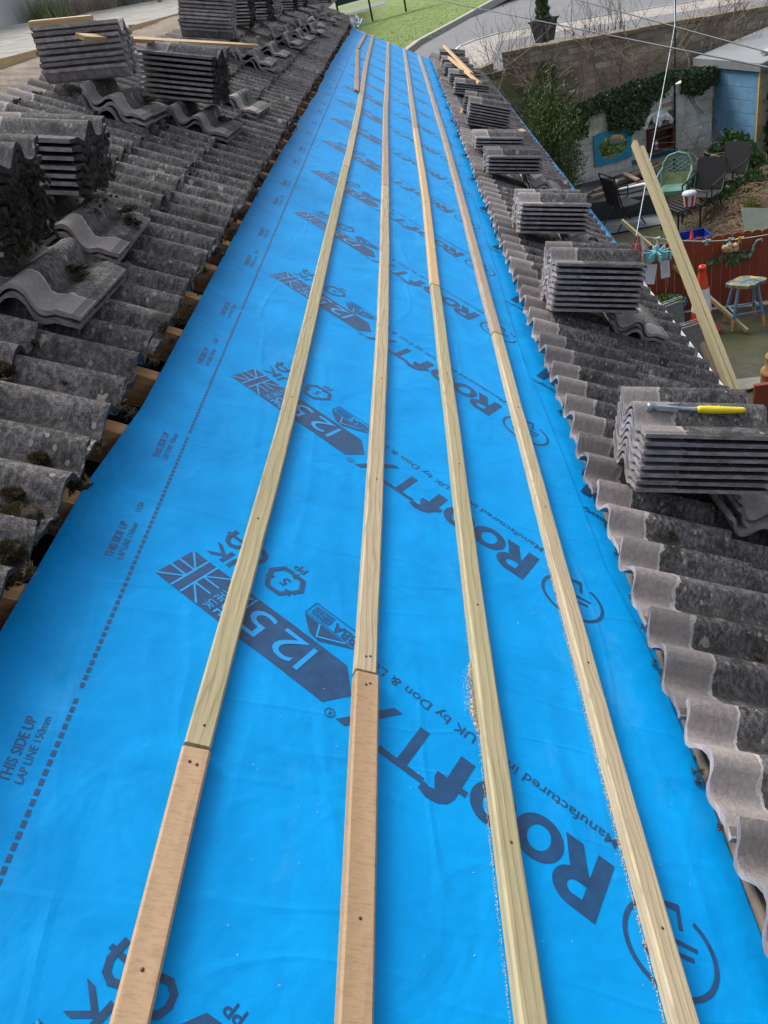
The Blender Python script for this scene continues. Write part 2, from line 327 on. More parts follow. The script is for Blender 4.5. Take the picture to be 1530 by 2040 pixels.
# ------------------------------------------------------------ roof tiles
TW, TL, TT, TA = .305, .385, .0145, .0245
def tprof(x):                          # height of the tile's upper face across its width, x from 0 to TW
    c = math.cos(2 * math.pi * x / .14); h = TT + TA * (1 + (abs(c) ** .75) * (1 if c > 0 else -1))
    return min(h, TT + .013) if x > .22 else h
def tlow(x): return tprof(x) - (TT if x < .27 else .0115)
def tile_geo(M, seed=0, nx=24, ny=4, mb=None, rough=.0022):
    """tile: x across (centred), y from the head, z up; M places it"""
    mb = mb or MB(); o = Vector((rnd() * 99, rnd() * 99, 0)); xs = [i * TW / nx for i in range(nx)] + [TW]; ys = [j * TL / ny for j in range(ny + 1)]
    def e(x, y, k): return noise.noise(Vector((x * 30, y * 30, k)) + o) * rough
    ye = lambda x, y: y + (noise.noise(Vector((x * 25, 0, 5)) + o) * .009 if y > TL - .01 else noise.noise(Vector((x * 25, 9, 5)) + o) * .005 if y < .01 else 0)
    n = len(xs); top = []; bot = []; ut = []
    for y in ys:
        for x in xs:
            top.append(M @ Vector((x - TW / 2, ye(x, y), tprof(x) + e(x, y, 0)))); bot.append(M @ Vector((x - TW / 2, ye(x, y), tlow(x))))
            ut.append((x, y * .997 + .0005 + 2 * seed))
    fs = [(j * n + i, j * n + i + 1, (j + 1) * n + i + 1, (j + 1) * n + i) for j in range(ny) for i in range(n - 1)]
    mb.add(top, fs, ut, 0, True); ub = [(a + 2, b) for a, b in ut]
    mb.add(bot, [f[::-1] for f in fs], ub, 0, True)
    for row in (0, ny):
        a = row * n; vs = bot[a:a + n] + top[a:a + n]; uu = ub[a:a + n] * 2
        uu = ub[a:a + n] + [(p[0] + .03, p[1]) for p in ub[a:a + n]]
        f2 = [(i, i + 1, n + i + 1, n + i) for i in range(n - 1)]
        mb.add(vs, f2 if row == 0 else [f[::-1] for f in f2], uu, 0, False)
    for c in (0, n - 1):
        idx = [j * n + c for j in range(ny + 1)]; vs = [bot[i] for i in idx] + [top[i] for i in idx]; m = ny + 1
        uu = [ub[i] for i in idx] + [(ub[i][0] + .03, ub[i][1]) for i in idx]
        f2 = [(j, j + 1, m + j + 1, m + j) for j in range(ny)]
        mb.add(vs, f2[::1] if c else [f[::-1] for f in f2], uu, 0, False)
    return mb
def tile_matrix(u, v, n, beta=0.0, yaw=0.0, roll=0.0, flip=False):
    """roof coordinates of the uphill end (mid width, underside). beta lifts the downhill end; flip puts the head downhill"""
    M = Matrix.Translation((u, v, n)) @ Matrix.Rotation(yaw, 4, 'Z') @ Matrix.Rotation(-beta, 4, 'Y') @ Matrix.Rotation(roll, 4, 'X')
    # local: y -> +U, x -> -V
    B = Matrix(((0, 1, 0, 0), (-1, 0, 0, 0), (0, 0, 1, 0), (0, 0, 0, 1)))
    if flip: B = B @ Matrix.Translation((0, TL, 0)) @ Matrix.Rotation(math.pi, 4, 'Z')
    return ROOF @ M @ B

house = thing('bungalow', 'long bungalow with grey tiled roof stripped to blue underlay along its middle', 'house', (-1.2, 6.5, 0))
GAUGE, RT, LT, VEND = .255, 1.012, -.325, 14.35
seed = 0
for side, tails in (('R', [RT + TL + GAUGE * k for k in range(3)]), ('L', [LT - GAUGE * k for k in range(4)])):
    for k, tu in enumerate(tails):
        mb = MB(); v = -.6 + (.14 if k % 2 else 0); vend = VEND if side == 'R' else 14.9
        while v < vend:
            near = v < 6
            head = tu - TL + rr(-.007, .007) + (max(0, 1.1 - v) * .03 if side == 'R' else 0); M = tile_matrix(head, v + .15, .030, .078 + rr(-.012, .012), rr(-.012, .012), rr(-.01, .01))
            tile_geo(M, seed % 60, 20 if near else 12, 3 if near else 1, mb); seed += 1; v += .28
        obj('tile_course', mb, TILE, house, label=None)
# ridge caps, far slope, walls, rafters, void
mb = MB(); rd = R(-1.47, 0, .02)
fl = Vector((-ca, 0, -sa))
vs = [rd + Vector((0, -1, 0)), rd + Vector((0, 15, 0)), rd + Vector((0, 15, 0)) + fl * 3.2, rd + Vector((0, -1, 0)) + fl * 3.2]
mb.add(vs, [(0, 1, 2, 3)], [(p.y, p.x) for p in vs]); 
obj('far_slope', mb, plain('dark_slate_tone', (.06, .06, .065), .9, .4, 9, .6), house)
mb = MB(); v = 1.64 - .30 * 6
while v < 14.6:
    mb.box((1.50, .047, .10), ROOF @ Matrix.Translation((-.68, v, -.052))); v += .30
obj('rafter', mb, RAFT, house)
mb = MB(); vs = [R(-1.5, -.8, -.25), R(2.0, -.8, -.25), R(2.0, 14.6, -.25), R(-1.5, 14.6, -.25)]
mb.add(vs, [(0, 1, 2, 3)], [(0, 0)] * 4); obj('roof_void', mb, DARKV, house)  # near-black sheet, its colour painting the shade of the space below the rafters
mb = MB(); ex = R(1.84, 0, -.1); ez = ex.z
for x0, x1, y0, y1 in ((ex.x - .25, ex.x - .05, -.8, 14.3), (-4.0, ex.x - .25, 14.1, 14.3)):
    mb.box((x1 - x0, y1 - y0, ez), Matrix.Translation(((x0 + x1) / 2, (y0 + y1) / 2, ez / 2)))
vs = [Vector((rd.x, 14.3, rd.z - .1)), Vector((ex.x - .2, 14.3, ez)), Vector((-4.0, 14.3, ez)), Vector((rd.x, 14.1, rd.z - .1)), Vector((ex.x - .2, 14.1, ez)), Vector((-4.0, 14.1, ez))]
mb.add(vs, [(0, 1, 2), (3, 5, 4), (0, 3, 4, 1), (0, 2, 5, 3)], [(p.x, p.z) for p in vs])
obj('wall', mb, plain('cream_render', (.5, .48, .43), .9, .12, 4, .4), house)
# gutter and fascia
mb = MB(); pr = [(math.cos(math.pi + math.pi * i / 8) * .045, math.sin(math.pi + math.pi * i / 8) * .045) for i in range(9)]; pr += [(a * .92, b * .92) for a, b in pr[::-1]]
vs = []; uvs = []; g0 = R(1.925, 0, .012)
for y in (-.8, 14.4):
    for a, b in pr: vs.append(Vector((g0.x + .045 + a, y, g0.z + b - .004))); uvs.append((a, y))
k = len(pr); mb.add(vs, [(i, (i + 1) % k, k + (i + 1) % k, k + i) for i in range(k)], uvs); 
obj('gutter', mb, WHITEP, house)
mb = MB(); mb.box((.02, 15.2, .16), Matrix.Translation((g0.x - .03, 6.8, g0.z - .11))); obj('fascia', mb, WHITEP, house)
mb = MB()
for u_ in (RT + .070, RT + .06 + GAUGE, RT + .06 + 2 * GAUGE): mb.box((.042, 15.0, .024), ROOF @ Matrix.Translation((u_, 6.9, .014)))
obj('tile_batten', mb, GREYW, house)
# verge at the far gable: line of tile edges on mortar
mb = MB(); mb.box((.95, .07, .05), ROOF @ Matrix.Translation((1.48, 14.5, .03))); obj('verge', mb, plain('mortar', (.35, .34, .32), .95, .2, 20, .6), house)

# ------------------------------------------------------------ blue underlay
def hgt(u, v):
    a = .0022 * noise.noise(Vector((u * 3.2, v * 2.1, 3))) + .0016 * noise.noise(Vector((u * 9, v * 2.5, 8)))
    a += .004 * math.exp(-((u - .68 - .03 * math.sin(v * 3)) / .03) ** 2) * max(0, noise.noise(Vector((0, v * 1.3, 4)))) 
    if u > 1.0: a += .0015
    return a
def edgeR(v):
    T_ = [(-1, 1.05), (.9, 1.055), (1.35, 1.040), (1.6, .998), (2.1, .984), (2.4, .974), (3.0, .945), (4, .955), (7, .965), (15, .955)]
    for (a, p), (b, q) in zip(T_[:-1], T_[1:]):
        if v <= b: return p + (q - p) * (v - a) / (b - a)
    return .97
def edgeL(v):
    return -.308 - .024 * max(0, min(1, (1.75 - v) / .35)) + .006 * math.sin(v * 1.1) + (.02 * max(0, v - 6) / 8) + (.018 * noise.noise(Vector((v * 1.6, 0, 1))) if v > 5 else 0)
def sheet(name, f0, f1, base, v0, v1, nu, dv, mat, lift=0, **kw):
    mb = MB(); vs = []; uvs = []; nv = int((v1 - v0) / dv)
    for j in range(nv + 1):
        v = v0 + (v1 - v0) * j / nv; a, b = f0(v), f1(v)
        for i in range(nu + 1):
            t = i / nu; u = a + (b - a) * t; h = base + hgt(u, v)
            if lift and v > 5.5: h += lift * min(1, (v - 5.5) / 3) * max(0, 1 - (u - a) / .07) ** 1.5 * (.6 + .6 * abs(noise.noise(Vector((v * 2.2, 1, 1)))))
            vs.append(R(u, v, h)); uvs.append((u, v))
    n = nu + 1; mb.add(vs, [(j * n + i, j * n + i + 1, (j + 1) * n + i + 1, (j + 1) * n + i) for j in range(nv) for i in range(nu)], uvs, 0, True)
    return obj(name, mb, mat, **kw)
VTOP = 14.42
upper = sheet('roofing_membrane', edgeL, edgeR, .0045, -.5, VTOP, 60, .05, MEMB, .05,
              label='upper sheet of bright blue printed roofing membrane lying under the long wooden battens', cat='roofing membrane')
lower = sheet('roofing_membrane', lambda v: .90, lambda v: 1.88, .0, -.5, VTOP, 48, .05, MEMB,
              label='lower sheet of blue membrane lapped under the other and running beneath the right-hand tiles', cat='roofing membrane')
# ---- printing. text in metres on the sheet, kept 1 mm proud of it
TXT = {}
def text_mesh(s, size, bold=0.0, shear=0.0, space=1.0, sx=1.0):
    key = (s, size, bold, shear, space, sx)
    if key in TXT: return TXT[key]
    cu = bpy.data.curves.new('t', 'FONT'); cu.body = s; cu.size = 1; cu.offset = bold; cu.shear = shear; cu.space_character = space; cu.resolution_u = 3; cu.fill_mode = 'FRONT'
    o = bpy.data.objects.new('t', cu); C.objects.link(o); dg = bpy.context.evaluated_depsgraph_get(); me = o.evaluated_get(dg).to_mesh()
    vs = [(v.co.x * size * sx, v.co.y * size) for v in me.vertices]; fs = [list(p.vertices) for p in me.polygons]
    o.evaluated_get(dg).to_mesh_clear(); bpy.data.objects.remove(o); bpy.data.curves.remove(cu)
    TXT[key] = (vs, fs); return TXT[key]
class Ink:
    def __init__(s): s.v = []; s.f = []; s.m = []
    def add(s, vs, fs, mi=0, lift=.0012): o = len(s.v); s.v += [(x, y, lift) for x, y in vs]; s.f += [[i + o for i in f] for f in fs]; s.m += [mi] * len(fs)
    def frame(s, vs, org, ang, pos=(0, 0), rot=0):
        c, d = math.cos(rot), math.sin(rot); vs = [(pos[0] + x * c - y * d, pos[1] + x * d + y * c) for x, y in vs]
        c, d = math.cos(ang), math.sin(ang); return [(org[0] + x * c - y * d, org[1] + x * d + y * c) for x, y in vs]
    def text(s, t, size, org, ang, pos, rot=0, width=None, mi=0, lift=.0012, **kw):
        vs, fs = text_mesh(t, size, **kw)
        if width:
            w = max(p[0] for p in vs); vs = [(x * width / w, y) for x, y in vs]
        s.add(s.frame(vs, org, ang, pos, rot), fs, mi, lift)
    def poly(s, vs, org, ang, mi=0, lift=.0012, pos=(0, 0), rot=0): s.add(s.frame(vs, org, ang, pos, rot), [list(range(len(vs)))], mi, lift)
    def ring(s, cx, cy, rx, ry, ix, iy, org, ang, a0=0, a1=360, n=32, tilt=0, mi=0):
        vs = []; ct, st = math.cos(tilt), math.sin(tilt)
        for i in range(n + 1):
            t = RAD(a0 + (a1 - a0) * i / n)
            for p, q in ((rx, ry), (ix, iy)): x, y = p * math.cos(t), q * math.sin(t); vs.append((cx + x * ct - y * st, cy + x * st + y * ct))
        s.add(s.frame(vs, org, ang), [(2 * i, 2 * i + 2, 2 * i + 3, 2 * i + 1) for i in range(n)], mi)
    def stroke(s, pts, w, org, ang, mi=0, lift=.0012):
        for a, b in zip(pts[:-1], pts[1:]):
            d = Vector((b[0] - a[0], b[1] - a[1])).normalized() * (w / 2); p = Vector((-d.y, d.x)); a_ = Vector(a) - d * .55; b_ = Vector(b) + d * .55; lift += .00012
            s.poly([tuple(a_ - p), tuple(b_ - p), tuple(b_ + p), tuple(a_ + p)], org, ang, mi, lift)
def wordmark(ink, org, ang):
    ink.poly([(0, 0), (.033, 0), (.033, .127), (0, .127)], org, ang)
    ink.poly([(.033, .103), (.050, .103), (.050, .127), (.033, .127)], org, ang); ink.poly([(.033, .053), (.050, .053), (.050, .076), (.033, .076)], org, ang)
    ink.ring(.050, .090, .045, .037, .017, .014, org, ang, -90, 90, 16); ink.poly([(.036, .053), (.064, .000), (.101, .000), (.071, .060)], org, ang)
    ink.ring(.140, .048, .049, .047, .023, .027, org, ang); ink.ring(.238, .048, .046, .047, .020, .027, org, ang)
    ink.poly([(.300, 0), (.332, 0), (.332, .062), (.353, .062), (.353, .076), (.332, .076), (.334, .092), (.340, .100), (.350, .103), (.364, .099), (.366, .119), (.345, .126), (.322, .122), (.306, .110), (.300, .092), (.300, .076), (.286, .076), (.286, .062), (.300, .062)], org, ang)
    ink.poly([(.366, .108), (.466, .108), (.466, .094), (.427, .094), (.427, 0), (.405, 0), (.405, .094), (.366, .094)], org, ang)
    ink.poly([(.470, 0), (.490, 0), (.562, .108), (.540, .108)], org, ang); ink.stroke([(.474, .106), (.553, .002)], .012, org, ang)
    ink.ring(.578, .104, .011, .011, .009, .009, org, ang, n=16); ink.text('R', .015, org, ang, (.573, .099))
def maker(ink, org, ang):
    ink.text('Manufactured in the UK by Don & Low', .032, org, ang, (.0, -.047), width=.585, bold=.006)
def roundel(ink, c, ang):
    ink.ring(0, 0, .086, .080, .077, .071, c, ang, -86, 250, 48)
    ink.stroke([(.050, -.062), (.004, -.083), (-.010, -.045)], .008, c, ang)
    ink.stroke([(.040, .028), (.002, .053)], .009, c, ang); ink.stroke([(.034, -.010), (-.042, -.026)], .008, c, ang)
    ink.stroke([(.022, .012), (-.040, -.006)], .008, c, ang)
def row(ink, k, detail=2, right=True):
    i0 = len(ink.v); row_(ink, 0.0, detail)
    ink.v[i0:] = [(x, y + k * (PER + .041 * (.88 - x)), z) for x, y, z in ink.v[i0:]]
def row_(ink, v0, detail=2):
    T = RAD(149.5); O = (.790, .728 + v0)
    roundel(ink, (.860, .604 + v0), RAD(150)); i1 = len(ink.v); wordmark(ink, O, T); ex_ = (math.cos(T), math.sin(T))
    for q in range(i1, len(ink.v)):
        x, y, z = ink.v[q]; a = ((x - O[0]) * ex_[0] + (y - O[1]) * ex_[1]) * -.038; ink.v[q] = (x + ex_[0] * a, y + ex_[1] * a, z)
    maker(ink, (.790, .740 + v0), RAD(148.2))
    B = RAD(148); P = (.326, 1.018 + v0)
    ink.poly([(.048, 0), (.349, 0), (.349, .11), (.031, .11), (0, .055)], P, B)
    for s, x, w in (('1', .088, .022), ('2', .126, .062), ('5', .204, .058)): ink.text(s, .105, P, B, (x, .017), mi=1, lift=.0021, width=w if s != '1' else None, bold=.0)
    # flag
    ink.poly([(.349, 0), (.459, 0), (.459, .11), (.349, .11)], P, B)
    fx, fy, fw = .349, 0, .11; c = (fx + fw / 2, fw / 2)
    for sx in (-1, 1):
        for sy in (-1, 1):
            ink.poly([(c[0] + sx * .0125, c[1] + sy * .012), (c[0] + sx * .0125, c[1] + sy * .017), (c[0] + sx * .051, c[1] + sy * .0535), (c[0] + sx * .055, c[1] + sy * .0535), (c[0] + sx * .055, c[1] + sy * .0505)][::sx * sy], P, B, 1, .0021)
        ink.poly([(c[0] + sx * .010, fy), (c[0] + sx * .0145, fy), (c[0] + sx * .0145, fw), (c[0] + sx * .010, fw)][::sx], P, B, 1, .0022)
        for h in (-1, 1):
            ink.poly([(c[0] + h * .010, c[1] + sx * .010), (c[0] + h * .055, c[1] + sx * .010), (c[0] + h * .055, c[1] + sx * .0145), (c[0] + h * .010, c[1] + sx * .0145)][::sx * h], P, B, 1, .0022)
    if detail:
        ink.poly([(.276, .004), (.280, .004), (.280, .106), (.276, .106)], P, B, 1, .0021)
        ink.text('MADE', .044, P, B, (.314, .008), rot=math.pi / 2, mi=1, lift=.0021, width=.092, bold=.01)
        ink.text('IN THE UK', .028, P, B, (.340, .008), rot=math.pi / 2, mi=1, lift=.0021, width=.094, bold=.01)
        ink.text('UK', .058, P, B, (.335, -.062), width=.115, bold=.015); ink.stroke([(.385, -.082), (.365, -.077), (.352, -.085), (.348, -.100), (.353, -.114), (.367, -.122), (.387, -.116)], .010, P, B)
        ink.stroke([(.405, -.122), (.405, -.096), (.412, -.082), (.425, -.077), (.438, -.082), (.446, -.096), (.446, -.122)], .010, P, B); ink.stroke([(.396, -.106), (.455, -.106)], .008, P, B)
        # recycling mark with a 5
        for k in range(3):
            a = 90 + 120 * k; ce = (.277, -.085)
            q = [(ce[0] + .040 * math.cos(RAD(a + t)), ce[1] + .040 * math.sin(RAD(a + t))) for t in (-42, -20, 8, 30)]
            q = [(ce[0] + r_ * math.cos(RAD(a + t)), ce[1] + r_ * math.sin(RAD(a + t))) for t, r_ in ((-50, .036), (-22, .042), (22, .042), (45, .034))]
            ink.stroke(q, .011, P, B)
            d = Vector((q[3][0] - q[2][0], q[3][1] - q[2][1])).normalized(); pp = Vector((-d.y, d.x)); e = Vector(q[3])
            ink.poly([tuple(e - pp * .012), tuple(e + d * .016), tuple(e + pp * .012)], P, B)
        ink.text('5', .036, P, B, (.267, -.097), bold=.02); ink.text('PP', .03, P, B, (.262, -.155), bold=.01)
        # certification mark
        for q in ([(.062, -.050), (.192, -.050), (.192, -.090), (.062, -.090), (.062, -.050)],): ink.stroke(q, .0022, P, B)
        ink.poly([(.062, -.046), (.125, -.006), (.152, -.010), (.192, -.046)], P, B); ink.stroke([(.085, -.043), (.135, -.012), (.150, -.043)], .004, P, B, 1, .0021)
        ink.text('BBA', .036, P, B, (.068, -.078), width=.062, bold=.03)
        for i, s_ in enumerate(('APPROVAL', 'INSPECTION', 'TESTING', 'CERTIFICATION')): ink.text(s_, .011, P, B, (.135, -.062 - .0075 * i), width=.05, bold=.02)
    for dv in (0, .375):
        ink.text('THIS SIDE UP', .023, (-.210, v0 + 1.178 + dv), math.pi / 2, (0, 0), width=.118, bold=.015, shear=.12)
        ink.text('LAP LINE 150mm', .0185, (-.190, v0 + 1.178 + dv), math.pi / 2, (0, 0), width=.122, shear=.12)
    ink.text('11/24', .018, (-.196, v0 + 1.335), math.pi / 2, (0, 0), width=.038, bold=.015, shear=.12)
ink = Ink(); PER = .842
for k in range(-1, 17): row(ink, k, 2 if k < 9 else 0)
v = .0; j = 0
while v < VTOP:
    if j % 50: ink.add([(-.168 - .002, v), (-.163, v), (-.163, v + .011), (-.170, v + .011)], [(0, 1, 2, 3)])
    v += .0168; j += 1
ink2 = Ink()
for k in range(-1, 15):
    c = (.985, 1.965 + k * .838); wordmark(ink2, c, RAD(-31)); ink2.text('Manufactured in the UK by Don & Low', .034, (.93, 1.965 + k * .838), RAD(-31), (.0, -.03), width=.62, bold=.012)
def ink_obj(ink, base, clip, parent):
    bm = bmesh.new(); bv = [bm.verts.new(p) for p in ink.v]
    for f, mi in zip(ink.f, ink.m):
        try: fa = bm.faces.new([bv[i] for i in f]); fa.material_index = mi
        except ValueError: pass
    bmesh.ops.triangulate(bm, faces=[f for f in bm.faces if len(f.verts) > 4])
    for _ in range(2):
        E_ = [e for e in bm.edges if e.calc_length() > .035]
        if E_: bmesh.ops.subdivide_edges(bm, edges=E_, cuts=1)
    bmesh.ops.triangulate(bm, faces=bm.faces)
    dead = [v_ for v_ in bm.verts if not clip(v_.co.x, v_.co.y)]; bmesh.ops.delete(bm, geom=dead, context='VERTS')
    for f in bm.faces:
        f.normal_update()
        if f.normal.z < 0: f.normal_flip()
    off = Vector(parent['_loc'])
    for v_ in bm.verts: v_.co = R(v_.co.x, v_.co.y, base + hgt(v_.co.x, v_.co.y) + v_.co.z * .6) - off
    me = bpy.data.meshes.new('printed_lettering'); bm.to_mesh(me); bm.free(); me.materials.append(INK); me.materials.append(MEMB2)
    o = bpy.data.objects.new('printed_lettering', me); C.objects.link(o); o.parent = parent; o['_loc'] = list(off); return o
ink_obj(ink, .0045, lambda u, v: edgeL(v) + .004 < u < edgeR(v) - .003 and -.45 < v < VTOP - .02, upper)
ink_obj(ink2, .0015, lambda u, v: edgeR(v) + .002 < u < 1.3 and -.4 < v < VTOP - .1, lower)

# ------------------------------------------------------------ long battens on the membrane
def batten(pts, w, h, mat, label, name='roof_batten', n0=.003, group='battens nailed along the blue membrane', cat='batten', tilt=0):
    """bent bar following roof points (u, v)"""
    mb = MB(); o = rnd() * 9; q = []
    P = []
    for (a, b) in zip(pts[:-1], pts[1:]):
        m = max(1, int(abs(b[1] - a[1]) / .12)); P += [(a[0] + (b[0] - a[0]) * i / m, a[1] + (b[1] - a[1]) * i / m) for i in range(m)]
    P.append(pts[-1]); c = .0035; prof = [(-w / 2, 0), (w / 2, 0), (w / 2, h - c), (w / 2 - c, h), (-w / 2 + c, h), (-w / 2, h - c)]; k = len(prof)
    vs = []; uvs = []; per = [0, w, w + h, w + h + c, 2 * w + h, 2 * w + h + c]
    for i, (u, v) in enumerate(P):
        a = P[max(i - 1, 0)]; b = P[min(i + 1, len(P) - 1)]; d = Vector((b[0] - a[0], b[1] - a[1])).normalized()
        du = .0025 * noise.noise(Vector((v * 1.5, o, 0)))
        for (x, z), s_ in zip(prof, per):
            j_ = .0007 * noise.noise(Vector((v * 30, s_ * 50, o)))
            vs.append(R(u + du + x * d.y + j_, v - x * d.x, n0 + z + j_)); uvs.append((s_ + o, v + o))
    # sides mapped so that the top face runs x->x
    for i in range(len(P)):
        for t in range(k): uvs[i * k + t] = (prof[t][0] + (prof[t][1] - h) * (1 if prof[t][0] > 0 else -1) + o, P[i][1] + o)
    mb.add(vs, [(i * k + t, i * k + (t + 1) % k, (i + 1) * k + (t + 1) % k, (i + 1) * k + t) for i in range(len(P) - 1) for t in range(1, k)] , uvs)
    mb.add(vs[:k], [tuple(range(k))[::-1]], [(p[0], p[1]) for p in prof], 0); mb.add(vs[-k:], [tuple(range(k))], [(p[0], p[1]) for p in prof], 0)
    return obj(name, mb, mat, label=label, cat=cat, group=group, loc=R(pts[0][0], pts[0][1], n0))
H = .024
def hh(u, dv=0): return u * (1 - (H) / 1.1)
b1a = batten([(.042, -.4), (.040, .772)], .046, .026, SAWN, 'short orange sawn batten at the near end of the leftmost batten line')
batten([(.041, .782), (.063, 1.85), (.067, 3.2), (.072, 5.02)], .044, .022, PINE2, 'pale green-tinged batten with wavy grain, leftmost line, butted to orange timber')
batten([(.073, 5.03), (.076, 6.6), (.070, 8.0)], .044, .022, PINE, 'pale middle length of the leftmost batten line, ending where a second strip branches off')
batten([(.071, 8.01), (.045, 10.5), (.045, 14.35)], .043, .022, OLDW, 'far brown weathered length of the leftmost batten line')
batten([(.018, 8.15), (-.105, 11.6)], .042, .022, OLDW, 'short brown strip branching left from the leftmost batten line at the far end')
batten([(-.108, 11.7), (-.07, 14.3)], .042, .022, FARW, 'short grey strip at the far left corner of the membrane beside the tiles')
batten([(.321, -.4), (.322, 1.015)], .048, .026, SAWN, 'orange rough sawn batten at the near end of the second line from left')
batten([(.320, 1.024), (.338, 2.9), (.330, 4.9)], .044, .022, PINE, 'pale knotty batten in the second line from left, butted to orange timber')
batten([(.330, 4.91), (.312, 7.2), (.312, 10)], .043, .022, OLDW, 'brown weathered batten, far half of the second line from left')
batten([(.312, 10.01), (.305, 14.3)], .043, .022, FARW, 'farthest greyish length of the second batten line from left')
batten([(.588, -.4), (.575, 1.3), (.578, 3.4)], .043, .024, PINE2, 'nearest pale batten in the third line from left, sawdust along its side')
batten([(.578, 3.41), (.593, 5.0), (.585, 7.3)], .044, .024, YELW, 'pinkish brown middle batten in the third line from left')
batten([(.585, 7.31), (.582, 10), (.575, 14.25)], .043, .024, OLDW, 'far brown length of the third batten line from left')
batten([(.838, -.4), (.834, 1.4), (.838, 3.05)], .042, .026, PINE, 'nearest pale batten of the rightmost line, with dark knots and green edge')
batten([(.838, 3.06), (.853, 5.3), (.858, 7.2)], .044, .026, OLDW, 'brown middle batten of the rightmost line')
batten([(.858, 7.21), (.842, 11), (.820, 14.2)], .043, .026, FARW, 'far grey brown length of the rightmost batten line')

def nails(par, lst):
    for u, v, n in lst:
        mb = MB(); mb.lathe([(.0026, -.001), (.0026, .0004), (0, .0006)], ROOF @ Matrix.Translation((u, v, n - .0006)), 10); obj('nail', mb, NAILM, par)
NAILM = plain('rusty_nail', (.07, .035, .022), .6, .4, 60, .2)
bl = [o for o in C.objects if o.name.startswith('roof_batten')]
def bat(i): return bl[i]
nails(bat(0), [(.046, .742, .030), (.034, .745, .030), (.040, .44, .030)]); nails(bat(1), [(.043, .82, .026), (.05, 1.4, .026), (.062, 2.0, .026), (.064, 2.6, .026)])
nails(bat(6), [(.326, .99, .030), (.318, .985, .030), (.322, .55, .030)]); nails(bat(7), [(.317, 1.06, .026), (.326, 1.063, .026), (.328, 1.7, .026), (.334, 2.3, .026), (.336, 2.9, .026)])
nails(bat(10), [(.582, .72, .028), (.577, 1.3, .028), (.577, 1.9, .028), (.578, 2.5, .028)]); nails(bat(13), [(.836, .62, .030), (.835, 1.2, .030), (.836, 1.8, .030), (.837, 2.4, .030)])

# sawdust along the third and fourth battens
mb = MB()
for (u0, v0, v1, s_, n_) in ((.554, .95, 1.13, .009, 1100), (.555, .2, 1.6, .0022, 1300), (.811, .3, 1.6, .0025, 1900), (.30, 3, 7, .002, 150)):
    for i in range(n_):
        v = rr(v0, v1); u = u0 - abs(random.gauss(0, s_)) * (math.sin(math.pi * (v - v0) / (v1 - v0)) + .2); r_ = rr(.0005, .0012); p = R(u, v, .0065 + rnd() * .004 * (s_ > .008))
        q = Matrix.Rotation(rnd() * 6, 3, Vector((rnd(), rnd(), rnd() + .1)).normalized())
        mb.add([p + q @ Vector(t) * r_ for t in ((1, 0, 0), (-.5, .9, 0), (-.5, -.9, 0), (0, 0, 1))], [(0, 1, 2), (0, 3, 1), (1, 3, 2), (2, 3, 0)])
for i in range(260):
    p = R(random.choice((rr(.1, .28), rr(.36, .55), rr(.62, .8), rr(.88, 1.0))) , rr(.35, 3.0), .0065); a = rnd() * 6; l = rr(.0006, .0025)
    d = Vector((math.cos(a) * l, math.sin(a) * l, 0)); mb.add([p + d, p - d, p + Vector((-d.y, d.x, .001)) * .3], [(0, 1, 2)])
for k in range(30):
    v = .95 + .18 * rnd(); mb.blob(R(.551 - rr(0, .008) * math.sin((v - .95) / .18 * 3.14), v, .006), rr(.0015, .0035), .5, 1, 0, 3, (1, 1.6, .6))
for k in range(70):
    v = rr(.3, 1.6); mb.blob(R(.8125, v, .005), rr(.0008, .0018), .5, 1, 0, 3, (1, 2.2, .6))
obj('sawdust', mb, plain('sawdust', (.72, .58, .38), .95, .2, 50, .2), label='pale sawdust heaped and scattered beside the battens on the blue membrane', cat='sawdust', kind='stuff')
# ------------------------------------------------------------ stacks of tiles
ORD = ['top', 'second', 'third', 'fourth', 'fifth', 'sixth', 'seventh', 'eighth', 'ninth', 'tenth', 'eleventh', 'twelfth', 'thirteenth']
TMESH = []
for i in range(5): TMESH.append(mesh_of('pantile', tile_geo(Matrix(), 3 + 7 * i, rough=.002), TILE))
def place_tile(M, label, group, cat='roof tile'):
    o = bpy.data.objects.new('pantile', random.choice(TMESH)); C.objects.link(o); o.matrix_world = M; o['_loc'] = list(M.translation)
    return setp(o, label, cat, group)
PITCH = .0242
def stack(u, v, n0, cnt, where, beta=RAD(19), yaw=0.0, flip=False, jit=.006, lean=(0, 0), roll=RAD(-3)):
    """(u, v) uphill end at mid width, underside of the lowest tile"""
    for k in range(cnt):
        M = tile_matrix(u + rr(-jit, jit) + lean[0] * k, v + rr(-jit, jit) * .7 + lean[1] * k, n0, beta, yaw + rr(-.012, .012), roll, flip)
        zz = (M.to_3x3() @ Vector((0, 0, 1))) * (PITCH * k); M = Matrix.Translation(zz) @ M
        i = cnt - 1 - k; lab = ('bottom' if k == 0 else ORD[i]) + ' tile of ' + where if i == 0 or k == 0 else ORD[i] + ' tile down in ' + where
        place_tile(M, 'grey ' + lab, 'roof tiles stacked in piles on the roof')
def wedge(u, v, cnt, where, n0=.088, yaw=0.0, dz=.016, du=.012, pitch=0.0):
    """tiles laid across the slope, tail to the camera"""
    for k in range(cnt):
        M = ROOF @ Matrix.Translation((u + rr(-1, 1) * du * (k > 0), v + rr(-.02, .02) + .012 * k, n0 + (PITCH - .004 + dz * .2) * k)) @ Matrix.Rotation(yaw + rr(-.05, .05), 4, 'Z') @ Matrix.Rotation(pitch, 4, 'X') @ Matrix.Rotation(rr(-.02, .02), 4, 'Y')
        w = ('single' if cnt == 1 else ('bottom', 'top')[k] if cnt == 2 else ('bottom', 'middle', 'top')[k])
        place_tile(M, w + ' wavy-ended tile wedged under ' + where, 'loose tiles laid crosswise to level the piles')
